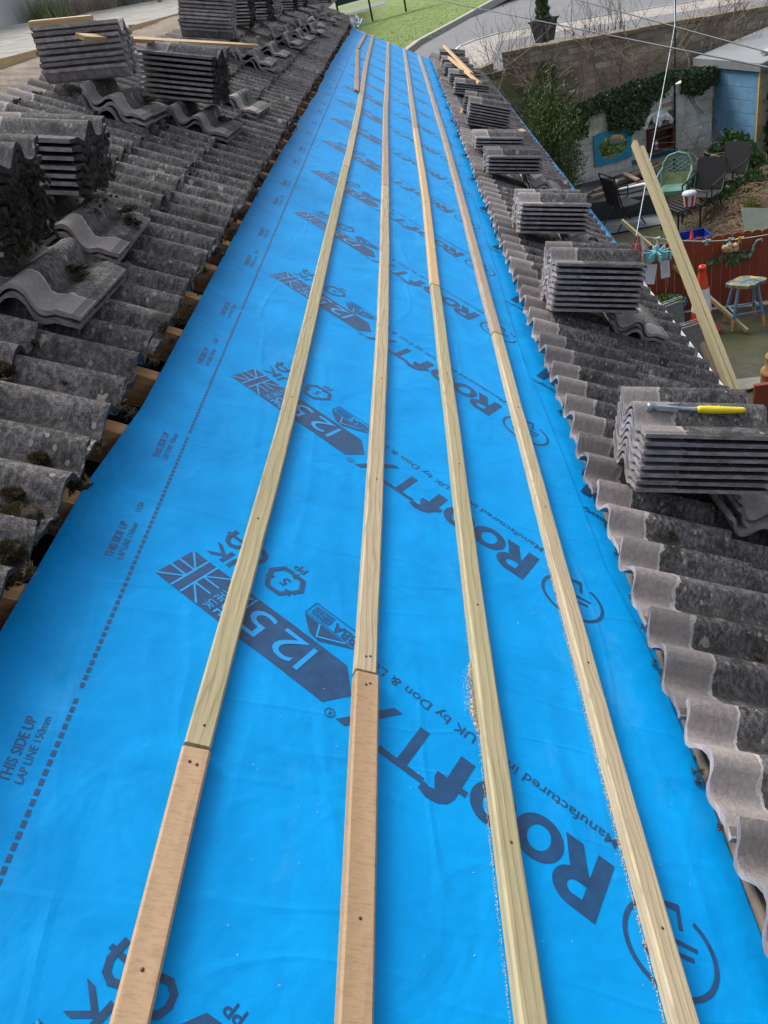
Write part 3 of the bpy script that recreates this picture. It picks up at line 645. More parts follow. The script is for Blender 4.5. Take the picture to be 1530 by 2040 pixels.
HW = TW / 2
r_list = [ # uphill end at mid width, underside height, tilt down the slope, yaw, roll, count, name
 (1.101, 2.007, .095, 18, -.8, -7.5, 8, 'the nearest right-hand pile, under the yellow hammer'), (1.088, 3.417, .092, 17.4, .6, -6.5, 9, 'the tallest right-hand pile, second from the camera'),
 (1.100, 4.591, .100, 17.7, 1.1, -5.7, 7, 'the third right-hand pile, with a yellow leaf on top'), (1.062, 6.03, .097, 17.8, 2.3, -5.5, 5, 'the fourth right-hand pile from the camera'),
 (1.050, 6.85, .095, 18.2, 0, -5, 4, 'the low right-hand pile with a pale wood block on it'), (1.078, 8.066, .096, 10, -2.2, -3.4, 8, 'the tall sixth right-hand pile'),
 (1.108, 8.86, .099, 11.5, -6, -2, 6, 'the skewed seventh right-hand pile behind the tall one'), (1.10, 10.1, .095, 14, -2, -3, 5, 'the eighth right-hand pile'),
 (1.08, 10.9, .095, 15, 0, -3, 5, 'the ninth right-hand pile under the stick ends'), (1.07, 11.8, .095, 15, 0, -3, 4, 'the tenth right-hand pile, crossed by sticks'),
 (1.08, 12.7, .095, 15, 0, -3, 4, 'the eleventh right-hand pile, next to last'), (1.09, 13.55, .095, 15, 0, -3, 5, 'the farthest right-hand pile at the gable end')]
for i, (u, v, n_, b_, y_, ro, c, w) in enumerate(r_list):
    stack(u, v, n_, c, w, beta=RAD(b_), yaw=RAD(y_), roll=RAD(ro), jit=.003 if i < 5 else .006)
wedge(1.55, 1.87, 3, 'the pile carrying the hammer', du=.02, yaw=.08)
wedge(1.535, 3.33, 3, 'the tallest right-hand pile', du=.016, yaw=.05)
wedge(1.53, 4.50, 3, 'the third right-hand pile', du=.016)
wedge(1.50, 5.90, 3, 'the fourth right-hand pile', du=.014)
wedge(1.42, 7.80, 2, 'the tall sixth right-hand pile', du=.01)
# left of the membrane
stack(-1.063, 2.05, .086, 9, 'the mossiest pile, at the left picture edge', beta=RAD(16.9), yaw=0)
stack(-1.07, 2.64, .09, 7, 'the moss-ended left pile just behind the nearest one', beta=RAD(17), yaw=-.03)
stack(-1.37, 4.18, .113, 8, 'the left pile topped by an orange board', beta=RAD(23.1), yaw=RAD(5.5), flip=True)
stack(-1.02, 4.62, .107, 9, 'the left pile under the tip of the long stick', beta=RAD(14.4), yaw=RAD(-6.1), roll=RAD(-1))
stack(-1.346, 6.90, .111, 13, 'the tall left pile with bright zigzag ends', beta=RAD(15.6), yaw=RAD(2), flip=True)
far = [(-1.33, 7.75, 12, 'the mossy left pile just behind the tall zigzag one'), (-1.28, 8.6, 11, 'the third tall pile along the ridge'), (-1.30, 9.5, 11, 'the fourth tall pile along the ridge'),
       (-1.24, 10.5, 10, 'the fifth tall pile along the ridge'), (-1.22, 11.5, 10, 'the sixth tall pile along the ridge'), (-1.15, 12.6, 9, 'the last but one pile along the ridge'), (-1.06, 13.7, 9, 'the farthest ridge pile by the grey pole')]
for i, (u, v, c, w) in enumerate(far): stack(u, v, .12, c, w, beta=RAD(20), yaw=rr(-.08, .05), flip=i in (2, 5), jit=.010)
wedge(-.655, 1.86, 2, 'the mossy pile at the left edge', du=.004, n0=.09, pitch=0); wedge(-.695, 2.34, 2, 'the left pile with moss hanging down its end', du=.01)
wedge(-1.03, 3.92, 3, 'the left pile topped by an orange board', du=.01, yaw=-.02); wedge(-.69, 4.24, 2, 'the left pile under the long stick', du=.01)
wedge(-.66, 5.02, 2, 'no pile, loose in front of the long row of piles', du=.01, yaw=-.06)
for i, v in enumerate((6.70, 7.6, 8.5, 9.4, 10.3, 11.3, 12.3, 13.3)):
    wedge(-.79 + i * .02, v, 3 if i % 2 == 0 else 2, ('the tall zigzag pile', 'the mossy pile behind it', 'the third ridge pile', 'the fourth ridge pile', 'the fifth ridge pile', 'the sixth ridge pile', 'the last but one ridge pile', 'the farthest ridge pile')[i], du=.03, yaw=rr(-.1, .1))

# ------------------------------------------------------------ moss
def moss_clump(mb, p, r, nrm=Nw, n=60, body=True, sc=(1, 1, .6), blade=.012):
    if body:
        if r > .015:
            for q in range(5):
                d = Vector((random.gauss(0, .5), random.gauss(0, .5), random.gauss(0, .35))); mb.blob(p + Vector((d.x * sc[0], d.y * sc[1], d.z * sc[2])) * r, r * rr(.35, .6), .5, 1, 1, 2.0, sc)
        else: mb.blob(p, r * .75, .7, 1, 1, 2.0, sc)
    for i in range(n):
        d = Vector((random.gauss(0, 1), random.gauss(0, 1), random.gauss(0, 1))).normalized()
        b = p + Vector((d.x * sc[0], d.y * sc[1], d.z * sc[2])) * r * rr(.45, 1.0); t = b + (d + Vector((rr(-.6, .6), rr(-.6, .6), rr(-.4, .6)))).normalized() * blade * rr(.4, 1.3); s_ = d.cross(Vector((rnd(), rnd(), rnd()))).normalized() * blade * .22
        mb.add([b - s_, b + s_, t], [(0, 1, 2)])
mb = MB()
def tail_moss(tu, dens, v0, v1, rmin, rmax, n=50):
    v = v0
    while v < v1:
        if rnd() < dens:
            k = round(v / .15) * .15 + .075     # gathers in the troughs
            r_ = rr(rmin, rmax); p = R(tu + rr(-.012, .022), k + rr(-.05, .05), .070 + rr(-.01, .025))
            moss_clump(mb, p, r_, n=int(n * (1 if v < 4 else .35)), sc=(1, 1.25, .8), blade=.011 if v < 4 else .018)
        v += .075
tail_moss(LT - .26, .85, .9, 6, .010, .026); tail_moss(LT - .26, .6, 6, 14.5, .012, .028, 30)
tail_moss(LT - .52, .75, 1.2, 8, .010, .024); tail_moss(LT - .78, .6, 2.5, 8, .008, .024); tail_moss(LT - 1.04, .5, 3.2, 8, .008, .02)
tail_moss(LT + .002, .62, .9, 5, .008, .019); tail_moss(LT, .4, 5, 14.5, .008, .022, 30)
def cushion(mb, u, v, n, r, cnt, flat=.55):
    c = R(u, v, n); o = rnd() * 30
    for k in range(cnt):
        d = Vector((random.gauss(0, 1), random.gauss(0, 1), abs(random.gauss(0, 1)))).normalized(); q = r * (.8 + .35 * noise.noise(d * 2.2 + Vector((o, 0, 0)))); dd = d.x * Uw + d.y * Yw + d.z * Nw
        b = c + (d.x * Uw * 1.15 + d.y * Yw * 1.1 + d.z * Nw * flat) * q; t = b + (dd + Vector((rr(-.5, .5), rr(-.5, .5), rr(-.3, .5)))).normalized() * rr(.004, .011); s_ = dd.cross(Vector((rnd(), rnd(), rnd()))).normalized() * .0012
        mb.add([b - s_, b + s_, t], [(0, 1, 2)])
    mb.blob(c, r * .80, .3, 3, 1, 1.2, (1.1, 1.1, flat))
for u, v, r_ in ((-.375, 1.13, .046), (-.36, 1.05, .026), (-.41, 1.20, .022), (-.47, 1.38, .026), (-.41, 1.33, .018), (-.56, 1.30, .03), (-.50, 1.52, .026), (-.60, 1.62, .03), (-.34, .98, .022), (-.345, 1.28, .016)):
    cushion(mb, u, v, .080, r_, int(4200 * (r_ / .045) ** 1.6))
for k in range(150):
    v = rr(1.0, 9) ** 1.0; u = rr(-1.40, LT - .02); cushion(mb, u, round(v / .14) * .14 + rr(-.05, .05), .085, rr(.005, .016), 260 if v < 5 else 90, .45)
for k in range(60): cushion(mb, rr(RT + .14, 1.85), rr(.8, 8), .082, rr(.004, .010), 160, .45)
tail_moss(RT + TL, .22, 1.2, 9, .005, .012, 25); tail_moss(RT + TL + GAUGE, .2, 1.2, 9, .005, .012, 25)
jj = 0
while jj < 68:                               # dirt packed in the hollows under the heads of the right-hand tiles
    v = -.6 + .1625 + .14 * jj; jj += 1
    for q in range(random.choice((0, 1, 2, 3))): moss_clump(mb, R(RT + rr(.016, .040), v + rr(-.035, .035), .016 + rr(-.008, .012)), rr(.004, .010), n=90, body=False, sc=(1, 1.6, .6), blade=.006)
# on the wedges
for u, v, n_ in ((-.60, 2.12, .145), (-.66, 2.02, .14), (-.58, 2.62, .15), (-.62, 2.7, .15), (-.74, 2.72, .14), (-.95, 4.25, .17), (1.68, 4.75, .16), (1.62, 4.8, .16), (-.62, 4.55, .14)):
    for q in range(3): moss_clump(mb, R(u + rr(-.02, .02), v + rr(-.03, .03), n_), rr(.012, .022), n=140, sc=(1, 1.3, .4), blade=.009)
obj('moss', mb, [MOSS, MOSSB], label='brown and green moss clumps growing between and below the old roof tiles', cat='moss', kind='stuff')
mb = MB()                                    # sheets of moss on the tail ends of the piles
def end_moss(u, v, beta, n0, cnt, r0, r1, dens, out=.0, w=TW):
    for k in range(cnt - 1):
        for q in range(dens):
            a = rr(-w / 2, w / 2); s_ = TL + rr(-.02, .02) + out
            base = R(u + s_ * math.cos(beta) - math.sin(beta) * PITCH * k, v + a, n0 + s_ * math.sin(beta) + math.cos(beta) * PITCH * k + rr(0, .024))
            moss_clump(mb, base, rr(r0, r1), n=22, sc=(.45, 1.1, 1.1), blade=.005)
end_moss(-1.063, 2.05, RAD(16.9), .086, 9, .006, .014, 34); end_moss(-1.07, 2.64, RAD(17), .09, 7, .005, .012, 24, out=-.012, w=.31)
for q in range(40): moss_clump(mb, R(-1.09 + TL + rr(-.02, .04), 2.62 + rr(-.12, .14), .18 + rr(-.03, .05)), rr(.005, .011), n=22, sc=(.8, 1.1, .7), blade=.005)
end_moss(-1.02, 4.62, RAD(14.4), .107, 9, .006, .013, 12)
for (u, v, c, w) in far[:1] + far[1:2] + far[3:5] + far[6:]: end_moss(u, v, RAD(20), .12, c, .008, .018, 8)
obj('moss', mb, [MOSS, MOSSB], label='thick dark moss matted over the ends of the left-hand tile piles', cat='moss', kind='stuff')

# ------------------------------------------------------------ loose timber and tools on the piles
def plank(a, b, w, h, mat, label, name='wood_offcut', upv=Nw, cat='offcut', group='loose timber left on the tile piles'):
    mb = MB(); mb.bar(a, b, w, h, upv, 0); return obj(name, mb, mat, label=label, cat=cat, group=group)
AM = tile_matrix(-1.37, 4.18, .113, RAD(23.1), RAD(5.5), RAD(-3))
plank(AM @ Vector((.09, -.01, .238)), AM @ Vector((.09, .27, .238)), .05, .030, YELW, 'orange board end lying on top of the upper left tile pile')
plank(R(-1.17, 3.83, .405), R(-.80, 6.84, .235), .040, .018, YELW, 'long thin split stick lying across two left tile piles')
plank(R(1.27, 7.05, .235), R(1.47, 7.28, .300), .05, .035, YELW, 'short pale wood block on the low right tile pile')
plank(R(1.10, 13.5, .30), R(1.28, 10.6, .31), .045, .030, YELW, 'longer of two crossed sticks on the far right piles')
plank(R(1.11, 12.2, .27), R(1.33, 9.95, .30), .045, .030, YELW, 'shorter of two crossed sticks on the far right piles')
plank(R(1.50, 6.05, .13), R(1.70, 5.95, .12), .05, .02, SAWN, 'short orange batten piece beside the fourth right pile')
plank(R(1.06, 8.55, .07), R(1.12, 9.0, .10), .03, .02, YELW, 'thin pale stick leaning at the foot of the skewed pile')
# ragged stapled corner at the far left
mb = MB(); mb.tube([R(-.45, 14.2, .16), R(-.32, 14.3, .14), R(-.20, 14.35, .12)], .012, 6); obj('stick', mb, YELW, label='thin yellow stick poking out at the far left roof corner', cat='stick')
mb = MB()
for q in range(14):
    p = R(-.24 + rr(-.04, .04), 14.1 + rr(-.25, .25), .05 + rr(0, .09)); d = [Vector((rr(-.06, .06), rr(-.1, .1), rr(-.03, .08))) for _ in range(3)]; mb.add([p, p + d[0], p + d[0] + d[1], p + d[2]], [(0, 1, 2, 3)])
obj('torn_membrane', mb, plain('white_membrane_back', (.75, .78, .82), .6, .05, 9, .1), label='torn white scraps of membrane at the far left roof corner', cat='scrap')
# yellow leaf
def leaf_pts(L, w, n=5): return [(-w * math.sin(math.pi * i / n) * .5, L * i / n) for i in range(n + 1)] + [(w * math.sin(math.pi * i / n) * .5, L * i / n) for i in range(n - 1, 0, -1)]
mb = MB(); mb.prism(leaf_pts(.07, .045), .002, ROOF @ Matrix.Translation((1.36, 4.76, .355)) @ Matrix.Rotation(-RAD(19), 4, 'Y') @ Matrix.Rotation(-1.1, 4, 'Z'))
obj('fallen_leaf', mb, plain('yellow_leaf', (.62, .50, .2), .7, .2, 30, .1), label='dry yellow leaf on top of the third right-hand tile pile', cat='leaf')
# hammer on the nearest right pile: local x along the handle, z up
HM = tile_matrix(1.101, 2.007, .095, RAD(18), RAD(-.8), RAD(-7.5)); zt = HM.to_3x3() @ Vector((0, 0, 1))
hx = (HM.to_3x3() @ Vector((0, 1, 0))).normalized(); hz = zt.normalized(); hy = hz.cross(hx)
HB = Matrix((hx, hy, hz)).transposed().to_4x4(); HB.translation = HM.translation + hz * (PITCH * 7 + TT + .036) + hx * .035 - hy * .01 + hy * .0
def HP(x, y, z): return HB @ Vector((x, y, z))
ham = thing('hammer', 'claw hammer with yellow rubber grip lying on the nearest right-hand tile pile', 'hammer', HP(0.1, 0, 0))
mb = MB(); prof = [(.0, .010), (.004, .0135), (.014, .0135), (.018, .010), (.030, .0095)]
mb.tube([HP(x, 0, .006) for x, r_ in prof], [r_ for x, r_ in prof], 12)
mb.prism([(.028, -.012), (.05, -.015), (.085, -.022), (.085, -.008), (.062, -.002), (.062, .003), (.085, .009), (.085, .023), (.05, .016), (.028, .012)], .014, HB @ Matrix.Translation((0, 0, 0)))
obj('hammer_head', mb, STEEL, ham)
mb = MB(); mb.tube([HP(.060, 0, .006), HP(.09, -.001, .004), HP(.125, -.003, .003), HP(.15, -.004, .003)], [.0065, .0065, .007, .009], 8); obj('shaft', mb, STEEL, ham)
mb = MB(); P_ = []; r_ = []
for i in range(30): P_.append(HP(.145 + i * .0049, -.005 - .0025 * math.sin(i / 8), .004)); r_.append(.0105 + (.0008 if i % 2 else -.0006) * (i > 12) + .0015 * math.sin(i / 6) - (.004 if i in (0, 29) else 0))
mb.tube(P_, r_, 10); obj('grip', mb, YELLOW, ham)
# membrane strip hanging at the far eaves
mb = MB(); vs = []; uvs = []; n = 50
for j in range(n + 1):
    v = 5.3 + (13.0 - 5.3) * j / n
    for i, (u, h) in enumerate(((1.88, .03), (1.95, .075 + .010 * math.sin(v * 5)), (2.03, .06), (2.06, -.04 - .03 * noise.noise(Vector((v * 2, 0, 0)))))):
        vs.append(R(u + .012 * noise.noise(Vector((v * 3, i, 0))), v, h)); uvs.append((u, v))
mb.add(vs, [(j * 4 + i, j * 4 + i + 1, j * 4 + i + 5, j * 4 + i + 4) for j in range(n) for i in range(3)], uvs, 0, True)
obj('membrane_strip', mb, MEMB2, label='blue membrane strip turned down over the far right eaves', cat='membrane strip')
# ------------------------------------------------------------ the yard, walls and road behind
def V3(*a): return Vector(a)
def sheetf(name, f, x0, x1, y0, y1, nx, ny, mat, **kw):
    mb = MB(); vs = [V3(x0 + (x1 - x0) * i / nx, y0 + (y1 - y0) * j / ny, 0) for j in range(ny + 1) for i in range(nx + 1)]
    for p in vs: p.z = f(p.x, p.y)
    n = nx + 1; mb.add(vs, [(j * n + i, j * n + i + 1, (j + 1) * n + i + 1, (j + 1) * n + i) for j in range(ny) for i in range(nx)], [(p.x, p.y) for p in vs], 0, True)
    return obj(name, mb, mat, loc=V3(0, 0, 0), **kw)
m, n_, b_ = newmat('mossy_concrete_yard'); v_ = vecs(n_); f1 = noise_(n_, v_, 1.1, 6, .6); f2 = noise_(n_, v_, 9, 6, .7); f3 = noise_(n_, v_, 60, 4, .7)
c_ = mixc(n_, f2, (.045, .040, .030), (.13, .12, .095)); c_ = mixc(n_, ramp(n_, f1, [(.42, (0, 0, 0)), (.56, (1, 1, 1))]), c_, (.055, .062, .020)); c_ = mixc(n_, ramp(n_, f3, [(.55, (0, 0, 0)), (.75, (.6, .6, .6))]), c_, (.20, .19, .15))
n_.links.new(c_, b_.inputs['Base Color']); b_.inputs['Roughness'].default_value = .9; bump(n_, b_, f2, .8, .03); YARDM = m
GRASSM = plain('lawn_grass', (.13, .20, .035), .9, .30, 2.5, .4, bdist=.03)
def yz(x, y): return .03 * noise.noise(V3(x * .8, y * .8, 0)) * (1 if x > 2.2 else 0)
sheetf('ground', lambda x, y: yz(x, y) - .02, -30, 14, -20, 22, 88, 84, YARDM, kind='structure')
# road level behind the stone wall
RZ = lambda x, y: 2.45 - .10 * (x - 2.5) * (1 if x > -10 else 0) if x > 2.5 else 2.45
ASPH = plain('asphalt', (.16, .165, .175), .85, .12, 1.3, .5, bdist=.01)
def quadstrip(name, pts, mat, dz=0.0, thick=0, **kw):
    mb = MB(); n = len(pts); vs = [V3(x, y, RZ(x, y) + dz) for x, y in pts]; mb.add(vs, [tuple(range(n))], [(p.x, p.y) for p in vs]); return obj(name, mb, mat, loc=V3(0, 0, 0), **kw)
sheetf('road', lambda x, y: RZ(x, y), -90, 90, 19.6, 200, 72, 60, ASPH, kind='structure')
mb = MB(); mb.box((90, .25, 4.6), Matrix.Translation((-42.6, 19.7, .0))); obj('retaining_bank', mb, plain('bank_earth', (.16, .17, .09), .95, .4, 3, 1), kind='structure')
# lawn beyond the roof with kerb
kl = [(-.55, 25.6), (.3, 29.6), (1.69, 33.3), (4.07, 39.9), (9, 52), (12, 60)]
mb = MB(); P = kl + [(-10, 80), (-40, 60), (-40, 25)]; vs = [V3(x, y, 2.45 + .09) for x, y in P]; mb.add(vs, [tuple(range(len(P)))], [(p.x, p.y) for p in vs]); obj('lawn', mb, GRASSM, loc=V3(0, 0, 0), kind='structure')
mb = MB(); pts = [(-40, 25.3), (-.65, 25.2)] + kl
for a, b in zip(pts[:-1], pts[1:]): mb.bar(V3(a[0], a[1], 2.47), V3(b[0], b[1], 2.47), .20, .26)
obj('kerb', mb, plain('kerb_concrete', (.38, .37, .34), .9, .2, 5, .5), loc=V3(0, 0, 0), kind='structure')
# grass blades on the lawn
mb = MB()
for i in range(9000):
    y = 25.6 + 30 * rnd() ** 1.6; xm = -.5 + (y - 25.6) * .33; x = xm - .2 - rnd() * (2.2 + (y - 25) * .25); p = V3(x, y, 2.53); h = rr(.015, .045); a = rnd() * 3.14; w = rr(.01, .03)
    mb.add([p + V3(math.cos(a) * w, math.sin(a) * w, 0), p - V3(math.cos(a) * w, math.sin(a) * w, 0), p + V3(rr(-.04, .04), rr(-.04, .04), h)], [(0, 1, 2)])
obj('grass', mb, leafmat('grass_blades', (.09, .15, .02), (.16, .24, .04), (.30, .30, .10), .8), loc=V3(0, 0, 0), label='short green and yellowish grass on the verge beyond the roof end', cat='grass', kind='stuff')
sheetf('path', lambda x, y: 2.56, -30, -1, 60, 66, 20, 4, ASPH, kind='structure')
# paved area with white edge
arc = [(1.3, 25.3), (1.45, 26.0), (1.9, 26.6), (2.8, 27.2), (4.3, 27.8), (6.5, 28.4), (9, 29), (14, 30)]
mb = MB(); P = arc + [(14, 20), (1.35, 20)]; vs = [V3(x, y, RZ(x, y) + .03) for x, y in P]; mb.add(vs, [tuple(range(len(P)))], [(p.x, p.y) for p in vs])
obj('forecourt', mb, plain('forecourt_concrete', (.33, .31, .28), .9, .2, 2, .5), loc=V3(0, 0, 0), kind='structure')
mb = MB(); pts = [(1.3, 20.5)] + arc
for a, b in zip(pts[:-1], pts[1:]): mb.bar(V3(a[0], a[1], RZ(*a) + .03), V3(b[0], b[1], RZ(*b) + .03), .10, .05)
obj('kerb', mb, plain('pale_edging', (.55, .55, .52), .8, .1, 5, .3), loc=V3(0, 0, 0), kind='structure')

# ---- stone wall
STONE = block_mat('rubble_stone', (.33, .29, .24), (.24, .21, .17), .36, .13, (.14, .125, .09), .40)
COPE = plain('coping', (.20, .175, .13), .95, .3, 5, .8, bdist=.02)
def wall(name, a, b, h0, h1, base, thick, mat, label, cat='wall', cope=None, seg=12, **kw):
    root = thing(name, label, cat, V3(a[0], a[1], base)); mb = MB(); A = V3(a[0], a[1], 0); B = V3(b[0], b[1], 0); d = (B - A); L = d.length; d.normalize(); nn = V3(d.y, -d.x, 0) * thick / 2
    vs = []; uv = []
    for i in range(seg + 1):
        t = i / seg; p = A + d * L * t; h = h0 + (h1 - h0) * t + (.015 * noise.noise(p * 3))
        for s_, z in ((1, base), (1, h), (-1, h), (-1, base)): vs.append(p + nn * s_ + V3(0, 0, z)); uv.append((L * t, z + (0 if s_ > 0 else .01)))
    fs = []
    for i in range(seg):
        for k in range(3): fs.append((4 * i + k, 4 * i + 4 + k, 4 * i + 5 + k, 4 * i + 1 + k)[::-1])
    fs += [(0, 1, 2, 3), (4 * seg + 3, 4 * seg + 2, 4 * seg + 1, 4 * seg)]
    mb.add(vs, fs, uv); obj('masonry', mb, mat, root)
    if cope:
        mb = MB()
        for i in range(seg):
            t0, t1 = i / seg, (i + .985) / seg; j = rr(-.012, .012)
            mb.bar(A + d * L * t0 + V3(0, 0, h0 + (h1 - h0) * t0 + .035 + j), A + d * L * t1 + V3(0, 0, h0 + (h1 - h0) * t1 + .035 + j), thick + .1, .07)
        obj('coping', mb, cope, root)
    return root
wall('stone_wall', (2.02, 19.9), (8.6, 18.9), 2.72, 2.42, -.2, .35, STONE, 'tall brown stone wall with coping along the road, covered in bare twigs', cope=COPE, seg=16)
wall('stone_wall', (.9, 20.0), (1.80, 19.92), 2.40, 2.55, -.2, .32, STONE, 'lower left end of the brown stone wall stepping down behind the roof', cope=COPE, seg=3)
# white painted block wall
WBLK = block_mat('whitewashed_blocks', (.80, .80, .78), (.66, .66, .62), .45, .225, (.36, .36, .22), .06)
wa, wb = V3(2.72, 17.15, 0), V3(5.86, 17.78, 0); wd = (wb - wa).normalized(); wn = V3(wd.y, -wd.x, 0)
wall('block_wall', (wa.x, wa.y), (wb.x, wb.y), 1.72, 1.76, -.05, .2, WBLK, 'whitewashed concrete block wall, stained green, with ivy over its top', seg=14)
wM = Matrix((wd, V3(0, 0, 1), wn)).transposed().to_4x4()      # local x along the wall, y up, z out towards the house
def wallM(s, z, out=.10): M = wM.copy(); M.translation = wa + wd * s + V3(0, 0, z) + wn * out; return M
# blue trellis end post and rails, mirror panel, crate shelf
BLUE = plain('blue_paint', (.02, .16, .30), .6, .25, 9, .4); CYAN = plain('cyan_painted_panel', (.02, .30, .46), .55, .18, 5, .3)
SKYB = block_mat('sky_blue_painted_blocks', (.15, .34, .54), (.11, .28, .47), .45, .225, (.10, .20, .30), .08)
root = thing('trellis', 'narrow pale blue wooden trellis at the left end of the white block wall', 'trellis', wa + wn * .12)
mb = MB(); mb.box((.05, 1.35, .04), wallM(.0, .78, .125)); obj('post', mb, CYAN, root)
mb = MB(); mb.box((.05, 1.35, .04), wallM(-.22, .78, .125)); obj('post', mb, CYAN, root)
for k in range(5): mb = MB(); mb.box((.30, .035, .02), wallM(-.11, .3 + .22 * k, .155)); obj('rail', mb, CYAN, root)
for z, s0, s1, l in ((1.18, 1.55, 2.35, 'upper dark blue board on the white wall behind the crate shelf'), (.50, 1.45, 2.45, 'lower dark blue board on the white wall below the crate shelf')):
    mb = MB(); mb.box((s1 - s0, .075, .03), wallM((s0 + s1) / 2, z, .117)); obj('wall_board', mb, BLUE, label=l, cat='board')
mb = MB(); mb.box((.10, .9, .02), wallM(2.30, .85, .112)); obj('upright_board', mb, GREYW, label='grey vertical board beside the black pole on the white wall', cat='board')
mb = MB(); mb.box((.24, .07, .02), wallM(2.22, 1.42, .112)); obj('orange_board', mb, SAWN, label='small orange board above the crate shelf', cat='board')
root = thing('mirror_panel', 'bright blue square panel with an oval garden mirror in it', 'mirror', wallM(1.03, .93, .15).translation)
mb = MB(); o_ = [(.40 * (1 if k in (1, 2) else -1), .31 * (1 if k > 1 else -1)) for k in range(4)]; n = 32; vs = []; M = wallM(1.03, .93, .125)
inn = [(.31 * math.cos(2 * math.pi * i / n), .225 * math.sin(2 * math.pi * i / n)) for i in range(n)]; out = []
for x, y in inn: k = max(abs(x) / .40, abs(y) / .31); out.append((x / k, y / k))
for z in (.0, .035):
    for q in (inn, out): vs += [M @ V3(x, y, z) for x, y in q]
mb.add(vs, [(2 * n + i, 3 * n + i, 3 * n + (i + 1) % n, 2 * n + (i + 1) % n) for i in range(n)] + [(i, (i + 1) % n, 2 * n + (i + 1) % n, 2 * n + i) for i in range(n)] + [(n + i, 3 * n + i, 3 * n + (i + 1) % n, n + (i + 1) % n) for i in range(n)])
obj('panel', mb, CYAN, root)
m, n_, b_ = newmat('garden_mirror'); b_.inputs['Metallic'].default_value = 1; b_.inputs['Roughness'].default_value = .06; b_.inputs['Base Color'].default_value = (.75, .75, .70, 1)
mb = MB(); mb.prism([(x * 1.02, y * 1.02) for x, y in inn], .008, M @ Matrix.Translation((0, 0, .006))); obj('mirror', mb, m, root)
CRATEW = wood_mat('dark_red_wood', (.13, .06, .04), (.05, .02, .015), lines=20)
root = thing('crate_shelf', 'dark wooden crate fixed on the white wall as a shelf under the elephant', 'crate', wallM(2.02, .84, .2).translation)
for nm, s_, p_ in (('side', (.03, .36, .22), (-.235, 0, .11)), ('side', (.03, .36, .22), (.235, 0, .11)), ('top_board', (.50, .03, .24), (0, .195, .11)), ('bottom_board', (.50, .03, .24), (0, -.195, .11)), ('back_board', (.44, .36, .012), (0, 0, .008)), ('inner_shelf', (.44, .02, .18), (.02, .02, .10))):
    mb = MB(); mb.box(s_, wallM(2.02, .84, .11) @ Matrix.Translation(p_)); obj(nm, mb, CRATEW, root)
mb = MB(); mb.lathe([(.045, 0), (.05, .01), (.05, .12), (.03, .15), (.02, .17), (0, .172)], Matrix.Translation(wallM(1.92, .665, .22).translation), 14, 0); mb.lathe([(.0515, .03), (.0515, .065)], Matrix.Translation(wallM(1.92, .665, .22).translation), 14, 1); mb.lathe([(.0515, .07), (.0515, .10)], Matrix.Translation(wallM(1.92, .665, .22).translation), 14, 2)
obj('paint_tub', mb, [WHITEP, plain('tub_blue', (.05, .15, .5), .5), plain('tub_red', (.5, .03, .04), .5)], label='small white bottle with blue and red bands in the crate shelf', cat='bottle')
# elephant ornament
def skin(name, V_, E_, Rr, mat, levels=2, root_i=0, **kw):
    me = bpy.data.meshes.new(name); me.from_pydata([tuple(v) for v in V_], E_, []); me.update(); o = bpy.data.objects.new(name, me); C.objects.link(o)
    md = o.modifiers.new('s', 'SKIN'); sk = me.skin_vertices[0].data if me.skin_vertices else None
    if sk is None:
        bm = bmesh.new(); bm.from_mesh(me); bm.verts.layers.skin.verify(); bm.to_mesh(me); bm.free(); sk = me.skin_vertices[0].data
    for i, r_ in enumerate(Rr): sk[i].radius = (r_, r_) if not isinstance(r_, tuple) else r_; sk[i].use_root = (i == root_i)
    md.use_smooth_shade = True; sb = o.modifiers.new('d', 'SUBSURF'); sb.levels = sb.render_levels = levels
    dg = bpy.context.evaluated_depsgraph_get(); m2 = bpy.data.meshes.new_from_object(o.evaluated_get(dg)); bpy.data.objects.remove(o); m2.name = name
    mb = MB(); mb.add([v.co.copy() for v in m2.vertices], [list(p.vertices) for p in m2.polygons], None, 0, True); bpy.data.meshes.remove(m2); return mb
EM = wallM(2.02, 1.052, .22)       # standing on the crate: local x along wall (head to -x), y up, z outward
def E3(x, y, z): return EM @ V3(x, y, z)
EV = [E3(.16, .24, 0), E3(.05, .26, 0), (E3(-.07, .25, 0)), E3(-.16, .27, 0), E3(-.24, .25, .0), E3(-.29, .17, .02), E3(-.31, .09, .03), E3(-.36, .06, .04), E3(-.39, .11, .04),
      E3(.19, .13, .07), E3(.19, .03, .07), E3(.18, .13, -.07), E3(.18, .03, -.07), E3(-.06, .13, .07), E3(-.07, .03, .07), E3(-.05, .13, -.07), E3(-.06, .03, -.07)]
EE = [(0, 1), (1, 2), (2, 3), (3, 4), (4, 5), (5, 6), (6, 7), (7, 8), (0, 9), (9, 10), (0, 11), (11, 12), (2, 13), (13, 14), (2, 15), (15, 16)]
root = thing('elephant_ornament', 'white and grey painted elephant ornament standing on the crate shelf', 'ornament', E3(0, 0, 0))
m, n_, b_ = newmat('painted_stone_ornament'); v_ = vecs(n_); c_ = mixc(n_, ramp(n_, noise_(n_, v_, 11, 4), [(.42, (0, 0, 0)), (.55, (1, 1, 1))]), (.88, .87, .76), (.50, .53, .60)); n_.links.new(c_, b_.inputs['Base Color']); b_.inputs['Roughness'].default_value = .7; ORN = m
obj('body', skin('b', EV, EE, [.105, .115, .105, .075, .075, .045, .032, .028, .022, .055, .045, .055, .045, .055, .045, .055, .045], ORN), ORN, root)
